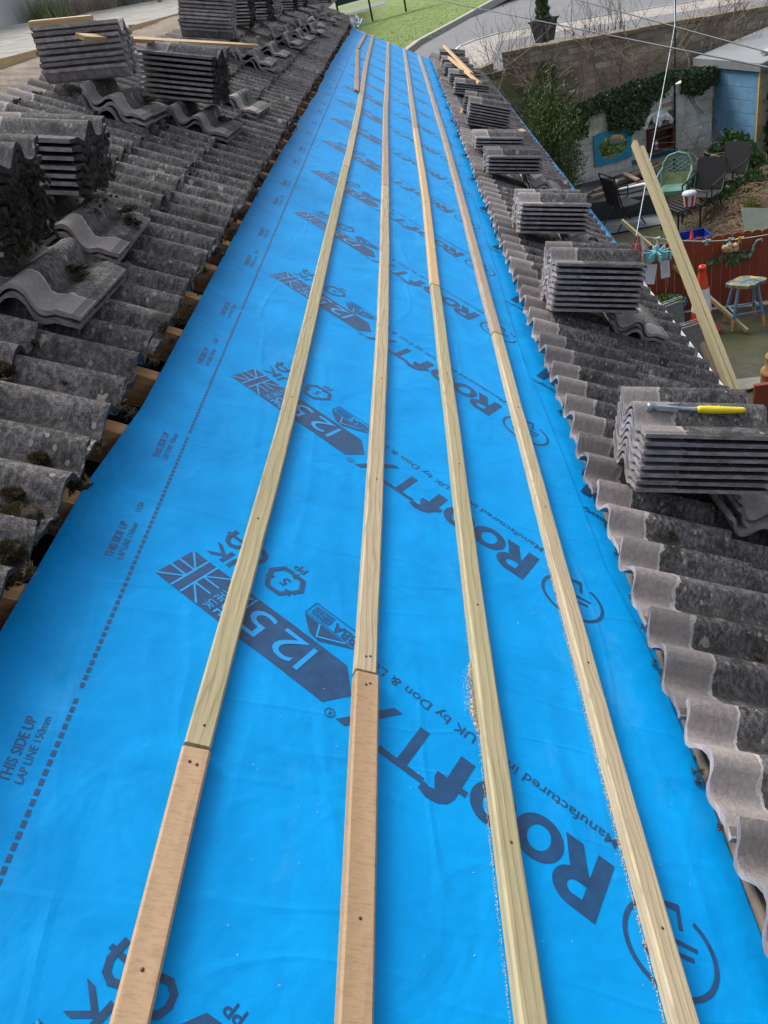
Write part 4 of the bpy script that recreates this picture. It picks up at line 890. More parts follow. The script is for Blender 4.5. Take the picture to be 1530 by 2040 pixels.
for s_ in (-1, 1):
    mb = MB(); mb.blob(E3(-.15, .24, .085 * s_), .085, .15, 2, 0, 1, (.7, 1.0, .9)); 
    M = EM @ Matrix.Translation((-.15, .235, .09 * s_)) @ Matrix.Rotation(.5 * s_, 4, 'Y'); mb = MB(); mb.prism([(.07 * math.cos(t) * (1 + .2 * math.sin(2 * t)), .10 * math.sin(t) - .02) for t in [2 * math.pi * i / 18 for i in range(18)]], .018 * s_, M); obj('ear', mb, ORN, root)
    mb = MB(); mb.tube([E3(-.26, .19, .04 * s_), E3(-.32, .15, .06 * s_), E3(-.36, .17, .06 * s_)], [.014, .011, .004], 8); obj('tusk', mb, ORN, root)
# black pole
root = wall; mb = MB(); mb.tube([V3(5.08, 17.5, 0), V3(5.08, 17.5, 1.6)], .022, 8); mb.tube([V3(5.08, 17.5, 1.6), V3(5.08, 17.5, 5.2)], .014, 8)
obj('clothes_pole', mb, BLACK, label='tall thin black pole standing in front of the white block wall', cat='pole')

# ---- shed
root = thing('shed', 'sky blue painted block shed with a grey sloping roof', 'shed', V3(6.0, 17.6, 0))
sA, sB, sC = V3(5.93, 17.72, 0), V3(6.28, 16.35, 0), V3(9.2, 17.0, 0); sD = sA + (sC - sB)
mb = MB(); H0 = 1.98; vs = []; uv = []
for p in (sA, sB, sC, sD):
    vs += [p, p + V3(0, 0, H0 if p in (sA, sB) else H0 + .35)]
L1 = (sB - sA).length; L2 = (sC - sB).length; uv = [(0, 0), (0, H0), (L1, 0), (L1, H0), (L1 + L2, 0), (L1 + L2, H0), (2 * L1 + L2, 0), (2 * L1 + L2, H0)]
mb.add(vs, [(0, 2, 3, 1), (4, 6, 7, 5), (6, 0, 1, 7)], uv); obj('blue_block_side', mb, SKYB, root)
mb = MB(); mb.add([vs[2], vs[4], vs[5], vs[3]], [(0, 1, 2, 3)], [(0, 0), (L2, 0), (L2, H0), (0, H0)]); obj('front', mb, WBLK, root)
xd = (sC - sB).normalized(); yd = (sA - sB).normalized()
m, n_, b_ = newmat('grey_corrugated_sheet'); uvn = vecs(n_, 'UV'); wv = n_.nodes.new('ShaderNodeTexWave'); wv.inputs['Scale'].default_value = 4.5; wv.bands_direction = 'Y'; n_.links.new(uvn, wv.inputs[0])
n_.links.new(mixc(n_, noise_(n_, uvn, 3, 5), (.20, .225, .24), (.32, .345, .36)), b_.inputs['Base Color']); b_.inputs['Roughness'].default_value = .6; bump(n_, b_, wv.outputs['Fac'], .6, .03)
mb = MB(); o1 = sB - xd * .05 - yd * .10 + V3(0, 0, H0 + .02); rv = [o1, o1 + xd * 3.3 + V3(0, 0, .4), o1 + xd * 3.3 + yd * 2.2 + V3(0, 0, .4), o1 + yd * 2.2]
mb.add(rv + [p - V3(0, 0, .03) for p in rv], [(0, 1, 2, 3), (7, 6, 5, 4), (0, 3, 7, 4), (0, 4, 5, 1), (1, 5, 6, 2), (2, 6, 7, 3)], [(0, 0), (3.3, 0), (3.3, 2.2), (0, 2.2)] * 2); obj('roof_sheet', mb, m, root)
mb = MB(); mb.bar(rv[0] - V3(0, 0, .07), rv[3] - V3(0, 0, .07), .03, .14); mb.bar(rv[0] - V3(0, 0, .07), rv[1] - V3(0, 0, .07), .03, .12); obj('fascia', mb, plain('grey_trim', (.22, .24, .25), .5, .1), root)
mb = MB(); mb.bar(rv[0] + xd * .30 + yd * .35 + V3(0, 0, .09), rv[0] + xd * 2.0 + yd * 1.1 + V3(0, 0, .26), .16, .04); obj('roof_plank', mb, plain('whitish_board', (.42, .41, .37), .8, .15, 6, .3), label='weathered white board lying on the grey shed roof', cat='board')
mb = MB(); mb.box((.035, .04, 1.85), Matrix.Translation((6.27, 16.30, .93))); obj('yellow_post', mb, plain('yellow_paint', (.60, .40, .06), .7, .25, 8, .3), label='yellow ochre painted post at the corner of the blue shed', cat='post')
mb = MB(); mb.box((.02, .28, .36), Matrix.Translation((6.50, 16.05, 1.25)) @ Matrix.Rotation(.9, 4, 'Z')); obj('picture', mb, [plain('pink_picture', (.75, .70, .68), .6, .3, 14, 0, dark=(.55, .10, .18))], label='small white sign with a pink smudge hanging in the ivy', cat='sign')

# ---- neighbour's walls beyond the ridge
wall('rendered_wall', (-9.0, 3), (-9.0, 60), 9.5, 9.5, 0, .3, RENDER, 'tall grey rendered wall of the house beyond the ridge', cat='wall', seg=6)
root = thing('parapet', 'brown stone parapet beyond the open ridge, topped by new timber edging', 'parapet', V3(-2.4, 12, 4))
mb = MB(); q = [(-1.80, 4.3), (-1.90, 4.78), (-2.75, 4.97), (-3.05, 4.95), (-3.05, 4.0)]; vs = []; uvs = []
for j in range(60):
    y = -.5 + j * .5
    for i, (x, z) in enumerate(q): vs.append(V3(x + rr(-.02, .02), y, z + rr(-.012, .012))); uvs.append((i * .3, y))
mb.add(vs, [(5 * j + i, 5 * j + i + 1, 5 * j + 6 + i, 5 * j + 5 + i) for j in range(59) for i in range(4)], uvs, 0, True)
obj('stonework', mb, plain('brown_stone', (.26, .21, .165), .95, .4, 5, 1, bdist=.04), root)
y = -1
while y < 28:
    L = rr(2.2, 3.2); mb = MB(); mb.bar(V3(-2.78, y, 5.00 - .004 * y + rr(-.004, .004)), V3(-2.78, y + L - .02, 5.00 - .004 * y + rr(-.004, .004)), .10, .055); obj('timber_edging', mb, YELW, root); y += L
mb = MB(); mb.bar(V3(-7.0, 27.5, 5.2), V3(-7.25, 27.3, 7.6), .26, .05); obj('leaning_board', mb, YELW, label='pale board leaning against the rendered wall beyond the ridge', cat='board')
sheetf('ground', lambda x, y: 4.90 + (-3.05 - x) * .117 + .04 * noise.noise(V3(x, y, 1)), -9, -3.05, 2, 60, 10, 60, plain('upper_terrace', (.30, .29, .26), .95, .35, 3, .9), kind='structure')

# ---- vegetation
IVY = leafmat('ivy_leaves', (.008, .024, .006), (.035, .080, .018), (.08, .14, .04), .5)
TWIG = plain('bare_twigs', (.19, .15, .125), .9, .3, 9, .5); TWIG2 = plain('pale_twigs', (.33, .27, .20), .9, .3, 9, .4)
def leaf(mb, p, size, nrm=None, droop=.3, aspect=1.0, mi=0):
    nrm = nrm or V3(random.gauss(0, 1), random.gauss(0, 1), random.gauss(0, .7) + .6); nrm = (nrm + V3(rr(-.7, .7), rr(-.7, .7), rr(-.5, .7))).normalized()
    x = nrm.cross(V3(rnd() - .5, rnd() - .5, rnd() - .5)).normalized(); y = nrm.cross(x); s_ = size
    mb.add([p - x * s_ * .5 * aspect, p - y * s_ * .55 + nrm * s_ * -.1, p + x * s_ * .5 * aspect, p + y * s_ * .7], [(0, 1, 2, 3)], None, mi)
def twig(mb, p, d, L, r, depth, mi=0, up=.25, spread=.6, kids=3, seg=4):
    pts = [p.copy()]; q = p.copy(); dd = d.normalized(); tips = []
    for i in range(seg):
        dd = (dd + V3(random.gauss(0, .16), random.gauss(0, .16), random.gauss(0, .12) + up * .12)).normalized(); q = q + dd * L / seg; pts.append(q.copy())
    mb.tube(pts, [r * (1 - .7 * i / seg) for i in range(seg + 1)], 4 if r < .012 else 5, mi, False)
    tips.append(q.copy())
    if depth:
        for k in range(kids):
            i = random.randint(1, seg); nd = (dd + V3(random.gauss(0, spread), random.gauss(0, spread), random.gauss(0, spread * .7) + up)).normalized()
            tips += twig(mb, pts[i], nd, L * rr(.45, .75), r * .55, depth - 1, mi, up, spread, kids, seg)
    return tips
def ivy(name, label, n, fn, size=(.035, .065), mat=None, cat='ivy', stems=6):
    root = thing(name, label, cat, fn(.5, .5)); mb = MB()
    for i in range(n):
        p = fn(rnd(), rnd()); c = noise.noise(p * 2.2)
        if c > .28: continue
        leaf(mb, p + V3(rr(-.05, .05), rr(-.08, .06), rr(-.05, .05)), rr(*size), wn)
    obj('foliage', mb, mat or IVY, root); mb = MB()
    for i in range(stems): twig(mb, fn(rnd(), 0), V3(rr(-.5, .5), 0, -1), .5, .010, 1, kids=2)
    obj('stem', mb, TWIG, root); return root
def ivyw(t, s_):                 # curtain over the white wall top
    s0 = .05 + t * 3.15; lo = 1.72 - (.10 + .35 * abs(noise.noise(V3(s0 * 1.6, 2, 0))) + (.42 if 0.75 < s0 < 1.9 else 0) * abs(math.sin((s0 - .75) * 2.7)) + (.3 if s0 < .35 else 0)) 
    if .45 < s0 < .95: lo = 1.66
    hi = 1.86 + .16 * math.sin(min(1, max(0, (s0 - .5) / 2.6)) * 3.14) ; return wa + wd * s0 + wn * (.12 + rr(0, .14)) + V3(0, 0, lo + (hi - lo) * s_ ** .8)
ivy('ivy', 'dark green ivy hanging over the top of the white block wall', 9500, ivyw)
ivy('ivy', 'ivy clump on the left end of the white wall beside the trellis', 1700, lambda t, s_: wa + wd * (-.28 + .75 * t) + wn * .18 + V3(0, 0, 1.30 + .45 * s_))
ivy('ivy', 'narrow ivy growing up the stone wall behind the bush', 800, lambda t, s_: V3(2.75 + .30 * t, 19.55, 1.3 + 1.1 * s_), (.06, .10))
ivy('climber', 'leafy climber hanging in front of the shed at the right edge', 2600, lambda t, s_: V3(6.38 + 1.0 * t, 15.95 + .3 * t + rr(-.2, .2), .35 + 1.65 * s_), (.07, .15), leafmat('broad_leaves', (.015, .03, .008), (.05, .09, .02), (.35, .32, .05), .5), 'climber')
ivy('shrub', 'low green shrub growing at the foot of the blue shed', 2300, lambda t, s_: V3(5.35 + .95 * t, 16.1 + .6 * rnd() - .6 * t, .05 + (.15 + .75 * math.sin(3.0 * t + .1)) * s_), (.05, .09), leafmat('fresh_leaves', (.02, .05, .010), (.06, .14, .028), (.12, .20, .06), .5), 'shrub')
# feathery bush beside the eaves
BUSH = leafmat('fine_bush_leaves', (.03, .06, .012), (.09, .16, .035), (.28, .31, .11), .6)
root = thing('bush', 'fine-leaved green bush growing beside the far eaves', 'bush', V3(2.35, 15.6, 0)); mb = MB(); mt = MB()
for i in range(42):
    a = rnd() * 6.28; r_ = .5 * rnd() ** .6; b = V3(2.30 + .25 * math.cos(a), 15.9 + .5 * math.sin(a), 0); t = V3(2.36 + r_ * math.cos(a) * .9, 15.9 + r_ * 2.4 * math.sin(a), rr(1.7, 2.65)); q = [b, b.lerp(t, .5) + V3(0, 0, .15), t]
    mt.tube(q, [.012, .008, .003], 4, 0, False)
    for k in range(210):
        s_ = rr(.15, 1.03); p = b.lerp(t, s_) + V3(random.gauss(0, .10), random.gauss(0, .14), random.gauss(0, .09)); d = V3(random.gauss(0, 1), random.gauss(0, 1), random.gauss(0, .6) + .5).normalized() * rr(.08, .17); w = d.cross(V3(rnd(), rnd(), rnd())).normalized() * .013
        mb.add([p - w, p + w, p + d], [(0, 1, 2)])
obj('foliage', mb, BUSH, root); obj('stem', mt, TWIG, root)
# bare shrubs along the stone wall
for i, (x, y, z, hgt_, l) in enumerate(((1.75, 19.3, 1.2, 1.5, 'bare twiggy shrub at the low end of the stone wall'), (2.5, 19.4, 1.2, 1.7, 'bare grey shrub in front of the stone wall near its pier'), (3.2, 19.3, 1.2, 1.7, 'spreading bare climber over the middle of the stone wall'),
        (4.0, 19.2, 1.3, 1.6, 'bare branching shrub on the stone wall above the white wall'), (4.9, 19.1, 1.3, 1.7, 'brown leafless shrub on the stone wall left of the pole'), (5.8, 18.9, 1.3, 1.7, 'leafless shrub on the stone wall right of the pole'), (6.8, 18.8, 1.3, 1.5, 'thin bare shrub behind the shed roof'))):
    root = thing('bare_shrub', l, 'shrub', V3(x, y, z), 'bare shrubs along the stone wall'); mb = MB()
    for k in range(8): twig(mb, V3(x + rr(-.45, .45), y + rr(-.1, .2), z + rr(-.5, .4)), V3(rr(-.8, .8), rr(-.3, .1), 1), hgt_ * rr(.5, 1), .015, 3, up=.1, spread=.55, kids=3)
    obj('branch', mb, TWIG if i % 2 else TWIG2, root)
for i, (x, y, l) in enumerate(((4.2, 20.6, 'tall thin bare bush behind the stone wall beside the road, middle'), (4.9, 20.4, 'tall thin bare bush behind the stone wall, right of the planter'), (2.1, 20.6, 'thin bare saplings by the wall end near the far gable'))):
    root = thing('bare_bush', l, 'bush', V3(x, y, 2.4), 'bare bushes beyond the stone wall'); mb = MB()
    for k in range(8): twig(mb, V3(x + rr(-.35, .35), y + rr(-.2, .2), 2.35), V3(rr(-.25, .25), rr(-.2, .2), 1), rr(.5, .95), .008, 2, up=.4, spread=.4)
    obj('branch', mb, TWIG, root)
root = thing('bare_bush', 'red-tinged bare stems with small dried flower heads over the wall', 'bush', V3(3.6, 20.3, 2.3), 'bare bushes beyond the stone wall'); mb = MB(); mf = MB()
for k in range(16):
    t = twig(mb, V3(3.2 + k * .1 + rr(-.05, .05), 20.2, 2.4), V3(rr(-.3, .3), 0, 1), rr(.2, .5), .006, 0); mf.blob(t[-1], rr(.02, .035), .3, 1, 0, 1, (.6, .6, 1.6))
obj('branch', mb, TWIG, root); obj('seed_head', mf, plain('dried_red_flower', (.12, .035, .03), .9, .3, 9, .3), root)
# straw heap
STRAW = leafmat('dead_grass_stems', (.07, .045, .025), (.24, .17, .10), (.46, .36, .23), .9)
mb = MB()
def heapz(x, y): return max(0, .28 * math.exp(-(((x - 5.7) / .75) ** 2 + ((y - 14.6) / .8) ** 2)) + .42 * math.exp(-(((x - 6.3) / .5) ** 2 + ((y - 15.6) / .6) ** 2)))
for i in range(3600):
    x = random.gauss(5.5, .62); y = random.gauss(14.35, .70)
    if x < 4.3: continue
    p = V3(x, y, heapz(x, y) + rr(-.02, .06)); a = rnd() * 6.28; k = noise.noise(V3(x * 1.5, y * 1.5, 3)) * 5 + rr(-.7, .7); c1 = V3(math.cos(k), math.sin(k), rr(-.05, .5)).normalized(); L = rr(.12, .55); w = c1.cross(V3(0, 0, 1)).normalized() * rr(.003, .009); q = [p]
    for t in range(4): c1 = (c1 + V3(rr(-.25, .25), rr(-.25, .25), -.22)).normalized(); q.append(q[-1] + c1 * L / 4)
    vs = []
    for t, e in enumerate(q): vs += [e - w * (1 - t / 5), e + w * (1 - t / 5)]
    mb.add(vs, [(2 * t, 2 * t + 1, 2 * t + 3, 2 * t + 2) for t in range(4)])
obj('dead_grass', mb, STRAW, loc=V3(5.5, 14.5, 0), label='heap of dead straw-coloured grass behind the red fence', cat='dead grass', kind='stuff')
sheetf('ground', lambda x, y: heapz(x, y) - .03, 4.3, 7.4, 13, 17, 30, 30, plain('heap_earth', (.09, .07, .045), .95, .4, 8, .9), kind='structure')
for x, y, l, c1, c2 in ((6.05, 14.75, 'dark green tuft of leaves growing on the straw heap', (.02, .09, .03), (.05, .16, .05)), (5.35, 14.0, 'yellow-green tuft of grass at the front of the straw heap', (.09, .12, .02), (.22, .24, .05)), (5.9, 13.6, 'green tuft behind the fence beside the slate', (.03, .06, .02), (.10, .14, .04))):
    mb = MB()
    for k in range(160):
        a = rnd() * 6.28; d = V3(math.cos(a) * rr(.1, .6), math.sin(a) * rr(.1, .6), 1).normalized() * rr(.15, .30); p = V3(x + rr(-.08, .08), y + rr(-.08, .08), heapz(x, y)); w = V3(-d.y, d.x, 0).normalized() * .008
        mb.add([p - w, p + w, p + d], [(0, 1, 2)])
    obj('grass_tuft', mb, leafmat('tuft_' + l.split()[0], c1, c2), label=l, cat='plant')
ivy('shrub', 'low green weeds creeping over the straw heap beside the black chairs', 3200, lambda t, s_: V3(4.85 + 1.1 * t + rr(-.1, .1), 14.6 + 1.3 * rnd() + .3 * t, .10 + .35 * s_), (.03, .06), leafmat('weed_leaves', (.02, .05, .010), (.05, .12, .022), (.12, .18, .05), .5), 'weeds', 3)
root = thing('dry_plant', 'small reddish dry plant at the foot of the white wall', 'plant', V3(3.35, 17.15, 0)); mb = MB()
for k in range(14): twig(mb, V3(3.35 + rr(-.1, .1), 17.12, 0), V3(rr(-.4, .4), 0, 1), rr(.3, .5), .004, 1)
obj('stem', mb, TWIG2, root)
mb = MB()
for k in range(26): twig(mb, V3(5.55 + rr(-.4, .2), 16.9 + rr(-.7, .3), .35 + rr(-.2, .3)), V3(rr(-1, .3), rr(-1, .3), rr(-.3, .6)), rr(.4, .9), .011, 1, up=-.1)
obj('branch_pile', mb, TWIG2, label='tangle of cut branches in the corner between white wall and blue shed', cat='branches')
# wall foot weeds on the terrace beyond the ridge
for i, (y, l, h_) in enumerate(((22, 'spiky yellow-green weed at the foot of the rendered wall, leftmost', .9), (23.6, 'brown weed by the rendered wall, second from the left', .8), (26, 'low pale brown weed in the middle of the rendered wall', .7), (28.5, 'dark green weed by the rendered wall', .8), (33, 'wide patch of yellowish weeds behind the leaning board', 1.0))):
    mb = MB(); w_ = .45 if i < 4 else 2.5
    for k in range(500 if i < 4 else 1500):
        d = V3(rr(-.35, .35), rr(-.6, .6), 1).normalized() * rr(.2, h_); p = V3(-8.5 + rr(-.2, .5), y + random.gauss(0, w_), 5.5); w = V3(0, 1, 0) * .014; mb.add([p - w, p + w, p + d], [(0, 1, 2)])
    obj('weed', mb, leafmat('weed_%s' % 'abcde'[i], *(((.05, .08, .02), (.20, .22, .07)), ((.08, .05, .03), (.20, .14, .10)), ((.10, .08, .05), (.24, .18, .12)), ((.02, .05, .03), (.07, .11, .06)), ((.08, .09, .03), (.22, .22, .09)))[i]), label=l, cat='weed', group='weeds along the rendered wall')
mb = MB()
for y in (14, 18.5, 24.8, 31, 38): mb.box((.04, .12, 4.2), Matrix.Translation((-8.84, y, 7.3)))
obj('panel_joint', mb, GREYW, bpy.data.objects['rendered_wall'])  # upright strips for the dark joints between the wall panels
# ------------------------------------------------------------ things in the yard
SLATE = plain('dark_slate_paint', (.045, .05, .058), .6, .15, 2, .2)
mb = MB(); A_, B_, C_, D_ = V3(2.45, 15.72, 0), V3(4.25, 15.25, 0), V3(4.55, 17.15, 0), V3(2.6, 17.0, 0)
mb.add([A_, B_, C_, D_] + [p + V3(0, 0, .38) for p in (A_, B_, C_, D_)], [(4, 5, 6, 7), (0, 1, 5, 4), (1, 2, 6, 5), (2, 3, 7, 6), (3, 0, 4, 7)], [(0, 0), (2, 0), (2, 1.5), (0, 1.5)] * 2)
obj('deck_box', mb, SLATE, label='low dark slate-grey boxed platform in front of the white wall', cat='platform')
mb = MB(); vs = [V3(2.4, 14.75, .012), V3(4.25, 14.65, .012), V3(4.25, 15.3, .012), V3(2.4, 15.7, .012)]; mb.add(vs, [(0, 1, 2, 3)], [(p.x, p.y) for p in vs]); obj('path', mb, plain('blue_grey_slabs', (.17, .20, .22), .85, .2, 4, .4), loc=V3(0, 0, 0), kind='structure')
mb = MB(); mb.prism([(-.28, -.03), (.05, -.14), (.30, -.06), (.28, .10), (-.05, .15)], .012, Matrix.Translation((3.22, 8.42, .01))); obj('stone_patch', mb, plain('pale_cement', (.24, .24, .20), .9, .15, 9, .3), label='pale flat cement patch on the mossy yard floor', cat='slab')
for a, b, w, l in (((2.75, 15.95, .43), (4.75, 16.75, .52), .09, 'long old plank on the slate platform, nearest the house'), ((3.1, 16.0, .47), (4.55, 16.9, .50), .10, 'long old plank lying across the other on the platform'), ((3.4, 15.9, .52), (3.6, 16.25, .52), .12, 'short brown board across the planks, left end'), ((3.95, 16.0, .50), (3.80, 16.5, .55), .09, 'short wood block across the planks, right end'),
        ((3.0, 15.8, .44), (4.3, 16.1, .44), .06, 'thin yellowish stick at the front of the plank heap'), ((4.1, 16.3, .50), (5.2, 17.1, .58), .08, 'old plank end poking out behind the green chair')):
    plank(V3(*a), V3(*b), w, .03, GREYW if 'old' in l else OLDW, l, 'old_plank', V3(0, 0, 1), 'plank', 'planks heaped on the slate platform')
mb = MB(); vs = [V3(3.55, 15.75, .46), V3(4.2, 15.8, .46), V3(4.2, 15.95, .46), V3(3.6, 15.82, .46)]; mb.prism([(-.35, -.03), (.35, -.10), (.35, .08), (-.3, .02)], .02, Matrix.Translation((3.85, 15.75, .47))); obj('white_offcut', mb, WHITEP, label='white plastic offcut lying with the planks on the platform', cat='offcut')
MESHB = plain('black_mesh_fabric', (.022, .023, .028), .6, .3, 30, .4)
def seat_chair(x, y, rot, label, mat, seatmat=None, kind='fold', h=.9, w=.5):
    root = thing('garden_chair', label, 'chair', V3(x, y, 0)); M = Matrix.Translation((x, y, 0)) @ Matrix.Rotation(rot, 4, 'Z'); P = lambda a, b, c: M @ V3(a, b, c); sm = seatmat or mat
    mb = MB()
    if kind == 'fold':
        M2 = M @ Matrix.Translation((0, .22, .43)) @ Matrix.Rotation(-.25, 4, 'X') @ Matrix.Translation((0, 0, .28)); mb.box((w - .04, .012, .52), M2); obj('backrest', mb, sm, root); mb = MB(); mb.box((w - .04, .42, .012), M @ Matrix.Translation((0, 0, .43))); obj('seat', mb, sm, root)
    for s_ in (-1, 1):
        mb = MB(); mb.tube([P(s_ * w / 2, -.28, 0), P(s_ * w / 2, -.02, .40), P(s_ * w / 2, .20, .45), P(s_ * w / 2, .36, h + .12)], .013, 6); obj('leg', mb, mat, root)
        mb = MB(); mb.tube([P(s_ * w / 2, .34, 0), P(s_ * w / 2, .02, .42), P(s_ * w / 2, -.22, .44)], .013, 6); obj('leg', mb, mat, root)
        mb = MB(); mb.tube([P(s_ * (w / 2 + .01), -.24, .64), P(s_ * (w / 2 + .01), .1, .66), P(s_ * (w / 2), .28, .70)], .016, 6); mb.tube([P(s_ * w / 2, -.22, .44), P(s_ * (w / 2 + .01), -.24, .64)], .012, 6); obj('armrest', mb, mat, root)
    mb = MB(); mb.tube([P(-w / 2, .36, h + .12), P(w / 2, .36, h + .12)], .013, 6); obj('top_rail', mb, mat, root); return root
seat_chair(3.45, 15.0, 1.9, 'black folding garden chair with mesh back beside the leaning timbers', BLACK, MESHB)
seat_chair(4.72, 14.55, -.75, 'black mesh garden chair behind the striped bucket', BLACK, MESHB, w=.52, h=.80)
seat_chair(5.35, 15.2, -.9, 'black mesh garden chair nearest the blue shed, half in the bushes', BLACK, MESHB, w=.52, h=.80)
# slatted bench seat
root = thing('slatted_bench', 'black slatted bench seat under the striped bucket', 'bench', V3(4.25, 14.2, 0))
for k in range(6):
    mb = MB(); mb.bar(V3(3.95 + .085 * k, 14.45 + .02 * k, .42), V3(4.10 + .085 * k, 13.85 + .02 * k, .42), .05, .02); obj('slat', mb, BLACK, root)
for p in ((3.95, 14.4), (4.35, 14.5), (4.1, 13.9), (4.5, 13.98)): mb = MB(); mb.tube([V3(p[0], p[1], 0), V3(p[0], p[1], .41)], .016, 6); obj('leg', mb, BLACK, root)
mb = MB(); mb.tube([V3(4.42, 14.4, .40), V3(4.45, 14.4, .62), V3(4.6, 13.95, .62), V3(4.56, 13.95, .40)], .016, 6); obj('armrest', mb, BLACK, root)
# green plastic chair
GRNP = plain('pale_green_plastic', (.12, .27, .21), .45, .15, 5, .1); root = thing('plastic_chair', 'pale green moulded plastic chair with lattice back, dirty with moss', 'chair', V3(4.45, 15.25, 0))
M = Matrix.Translation((4.42, 15.25, 0)) @ Matrix.Rotation(-.45, 4, 'Z'); P = lambda a, b, c: M @ V3(a, b, c)
def bk(a, t): return P(a, .20 + t * .20, .44 + t * .5)                      # back surface: t 0..1
mb = MB(); rim = [bk(-.25, 0), bk(-.27, .35), bk(-.25, .7), bk(-.17, .93), bk(0, 1.02), bk(.17, .93), bk(.25, .7), bk(.27, .35), bk(.25, 0)]; mb.tube(rim, .022, 8)
for k in range(-4, 5):
    t0 = max(.02, .45 + k * .13 - .25); t1 = min(.97, .45 + k * .13 + .25)
    for s_ in (-1, 1):
        pts = [(a, .5 + k * .14 + s_ * a * 1.1) for a in [(-.24 + .06 * i) for i in range(9)]]; pts = [(a, t) for a, t in pts if .38 < t < .95 - .9 * max(0, abs(a) - .13) * 1.3]
        if len(pts) > 1: mb.tube([bk(*p) for p in pts], .009, 4)
vs = [bk(-.25 + .1 * i, t) for t in (.0, .40) for i in range(6)]; mb.add(vs, [(i, i + 1, i + 7, i + 6) for i in range(5)], None, 1, True)
obj('backrest', mb, [GRNP, plain('mossy_green_plastic', (.22, .27, .12), .6, .3, 9, .2)], root)
mb = MB(); mb.box((.46, .44, .025), M @ Matrix.Translation((0, 0, .43))); mb.box((.47, .02, .07), M @ Matrix.Translation((0, -.225, .405))); obj('seat', mb, GRNP, root)
for s_ in (-1, 1):
    mb = MB(); mb.tube([P(s_ * .25, .33, .72), P(s_ * .29, .1, .68), P(s_ * .29, -.18, .66), P(s_ * .27, -.24, .58), P(s_ * .25, -.23, .42)], .022, 6); obj('armrest', mb, GRNP, root)
    for b in (-.22, .20): mb = MB(); mb.bar(P(s_ * .25, b * 1.15, 0), P(s_ * .23, b, .43), .05, .04); obj('leg', mb, GRNP, root)
# striped bucket
root = thing('striped_bucket', 'small red and white striped bucket with a white top on the black bench', 'bucket', V3(4.33, 14.05, .43)); mb = MB(); n = 24; M = Matrix.Translation((4.33, 14.05, .435))
for k in range(n):
    a0, a1 = 2 * math.pi * k / n, 2 * math.pi * (k + 1) / n; mb.add([M @ V3(.085 * math.cos(a0), .085 * math.sin(a0), 0), M @ V3(.085 * math.cos(a1), .085 * math.sin(a1), 0), M @ V3(.115 * math.cos(a1), .115 * math.sin(a1), .19), M @ V3(.115 * math.cos(a0), .115 * math.sin(a0), .19)], [(0, 1, 2, 3)], None, (k // 2) % 2)
obj('pail', mb, [plain('white_enamel', (.72, .70, .66), .5), plain('dull_red', (.45, .05, .06), .5)], root)
mb = MB(); mb.lathe([(.12, .185), (.125, .20), (.11, .235), (.06, .25), (0, .252)], M, 20); obj('cushion_top', mb, plain('grey_white_cloth', (.5, .52, .55), .8), root)
# blue tray and red cone toy
mb = MB(); mb.prism([(-.27, -.2), (.27, -.2), (.27, .2), (-.27, .2)], .02, Matrix.Translation((4.15, 13.35, .01)))
for a, b in (((-.27, -.2), (.27, -.2)), ((.27, -.2), (.27, .2)), ((.27, .2), (-.27, .2)), ((-.27, .2), (-.27, -.2))): mb.bar(V3(4.15 + a[0], 13.35 + a[1], .09), V3(4.15 + b[0] * 1.04, 13.35 + b[1] * 1.04, .09), .02, .16)
obj('blue_tray', mb, plain('royal_blue_plastic', (.012, .04, .26), .4), label='royal blue plastic tray on the ground behind the red fence', cat='tray')
mb = MB(); mb.lathe([(.09, 0), (.085, .03), (.05, .04), (.012, .30), (0, .31)], Matrix.Translation((4.02, 12.9, .10)), 14); obj('toy_cone', mb, plain('toy_red', (.6, .02, .04), .5), label='small bright red pointed cone beside the blue tray', cat='cone')
mb = MB(); mb.prism([(-.3, -.2), (.35, -.25), (.2, .15), (-.25, .28)], .03, Matrix.Translation((5.15, 13.0, .30)) @ Matrix.Rotation(.7, 4, 'X')); obj('slate_slab', mb, plain('green_grey_slate', (.17, .20, .16), .7, .15, 5, .2), label='grey-green slate leaning on the straw heap behind the fence', cat='slab')
mb = MB(); mb.blob(V3(2.85, 13.6, .05), .32, .2, 2, 0, 1, (1.2, .8, .5)); obj('teal_cover', mb, plain('teal_tarpaulin', (.05, .20, .20), .6, .2, 5, .5), label='teal green covered heap beside the eaves behind the tea towel', cat='cover')
# red fence
REDW = wood_mat('red_brown_stained_boards', (.26, .052, .024), (.16, .03, .014), lines=22)
root = thing('picket_fence', 'red-brown close-boarded fence with rounded board tops across the yard', 'fence', V3(2.4, 10.85, 0)); fa, fb = V3(2.30, 10.95, 0), V3(5.6, 10.35, 0); fd = (fb - fa).normalized(); fn = V3(fd.y, -fd.x, 0); L = (fb - fa).length
s_ = 0
while s_ < L:
    w = .118; h = 1.03 + rr(-.006, .006); M = Matrix((fd, V3(0, 0, 1), fn)).transposed().to_4x4(); M.translation = fa + fd * s_ + V3(0, 0, .02)
    mb = MB(); mb.prism([(0, 0), (w, 0), (w, h - .04)] + [(w / 2 + w / 2 * math.cos(t), h - .04 + .04 * math.sin(t)) for t in (.5, 1.0, 1.57, 2.14, 2.64)] + [(0, h - .04)], .016, M); obj('fence_board', mb, REDW, root); s_ += w + .004
for z in (.25, .80): mb = MB(); mb.bar(fa + V3(0, 0, z) - fn * .03, fb + V3(0, 0, z) - fn * .03, .05, .05); obj('fence_rail', mb, REDW, root)
wall('low_fence', (3.0, 7.45), (4.6, 7.35), .55, .55, 0, .05, REDW, 'low red-brown boarded screen at the right edge below the yard', cat='fence', seg=1)
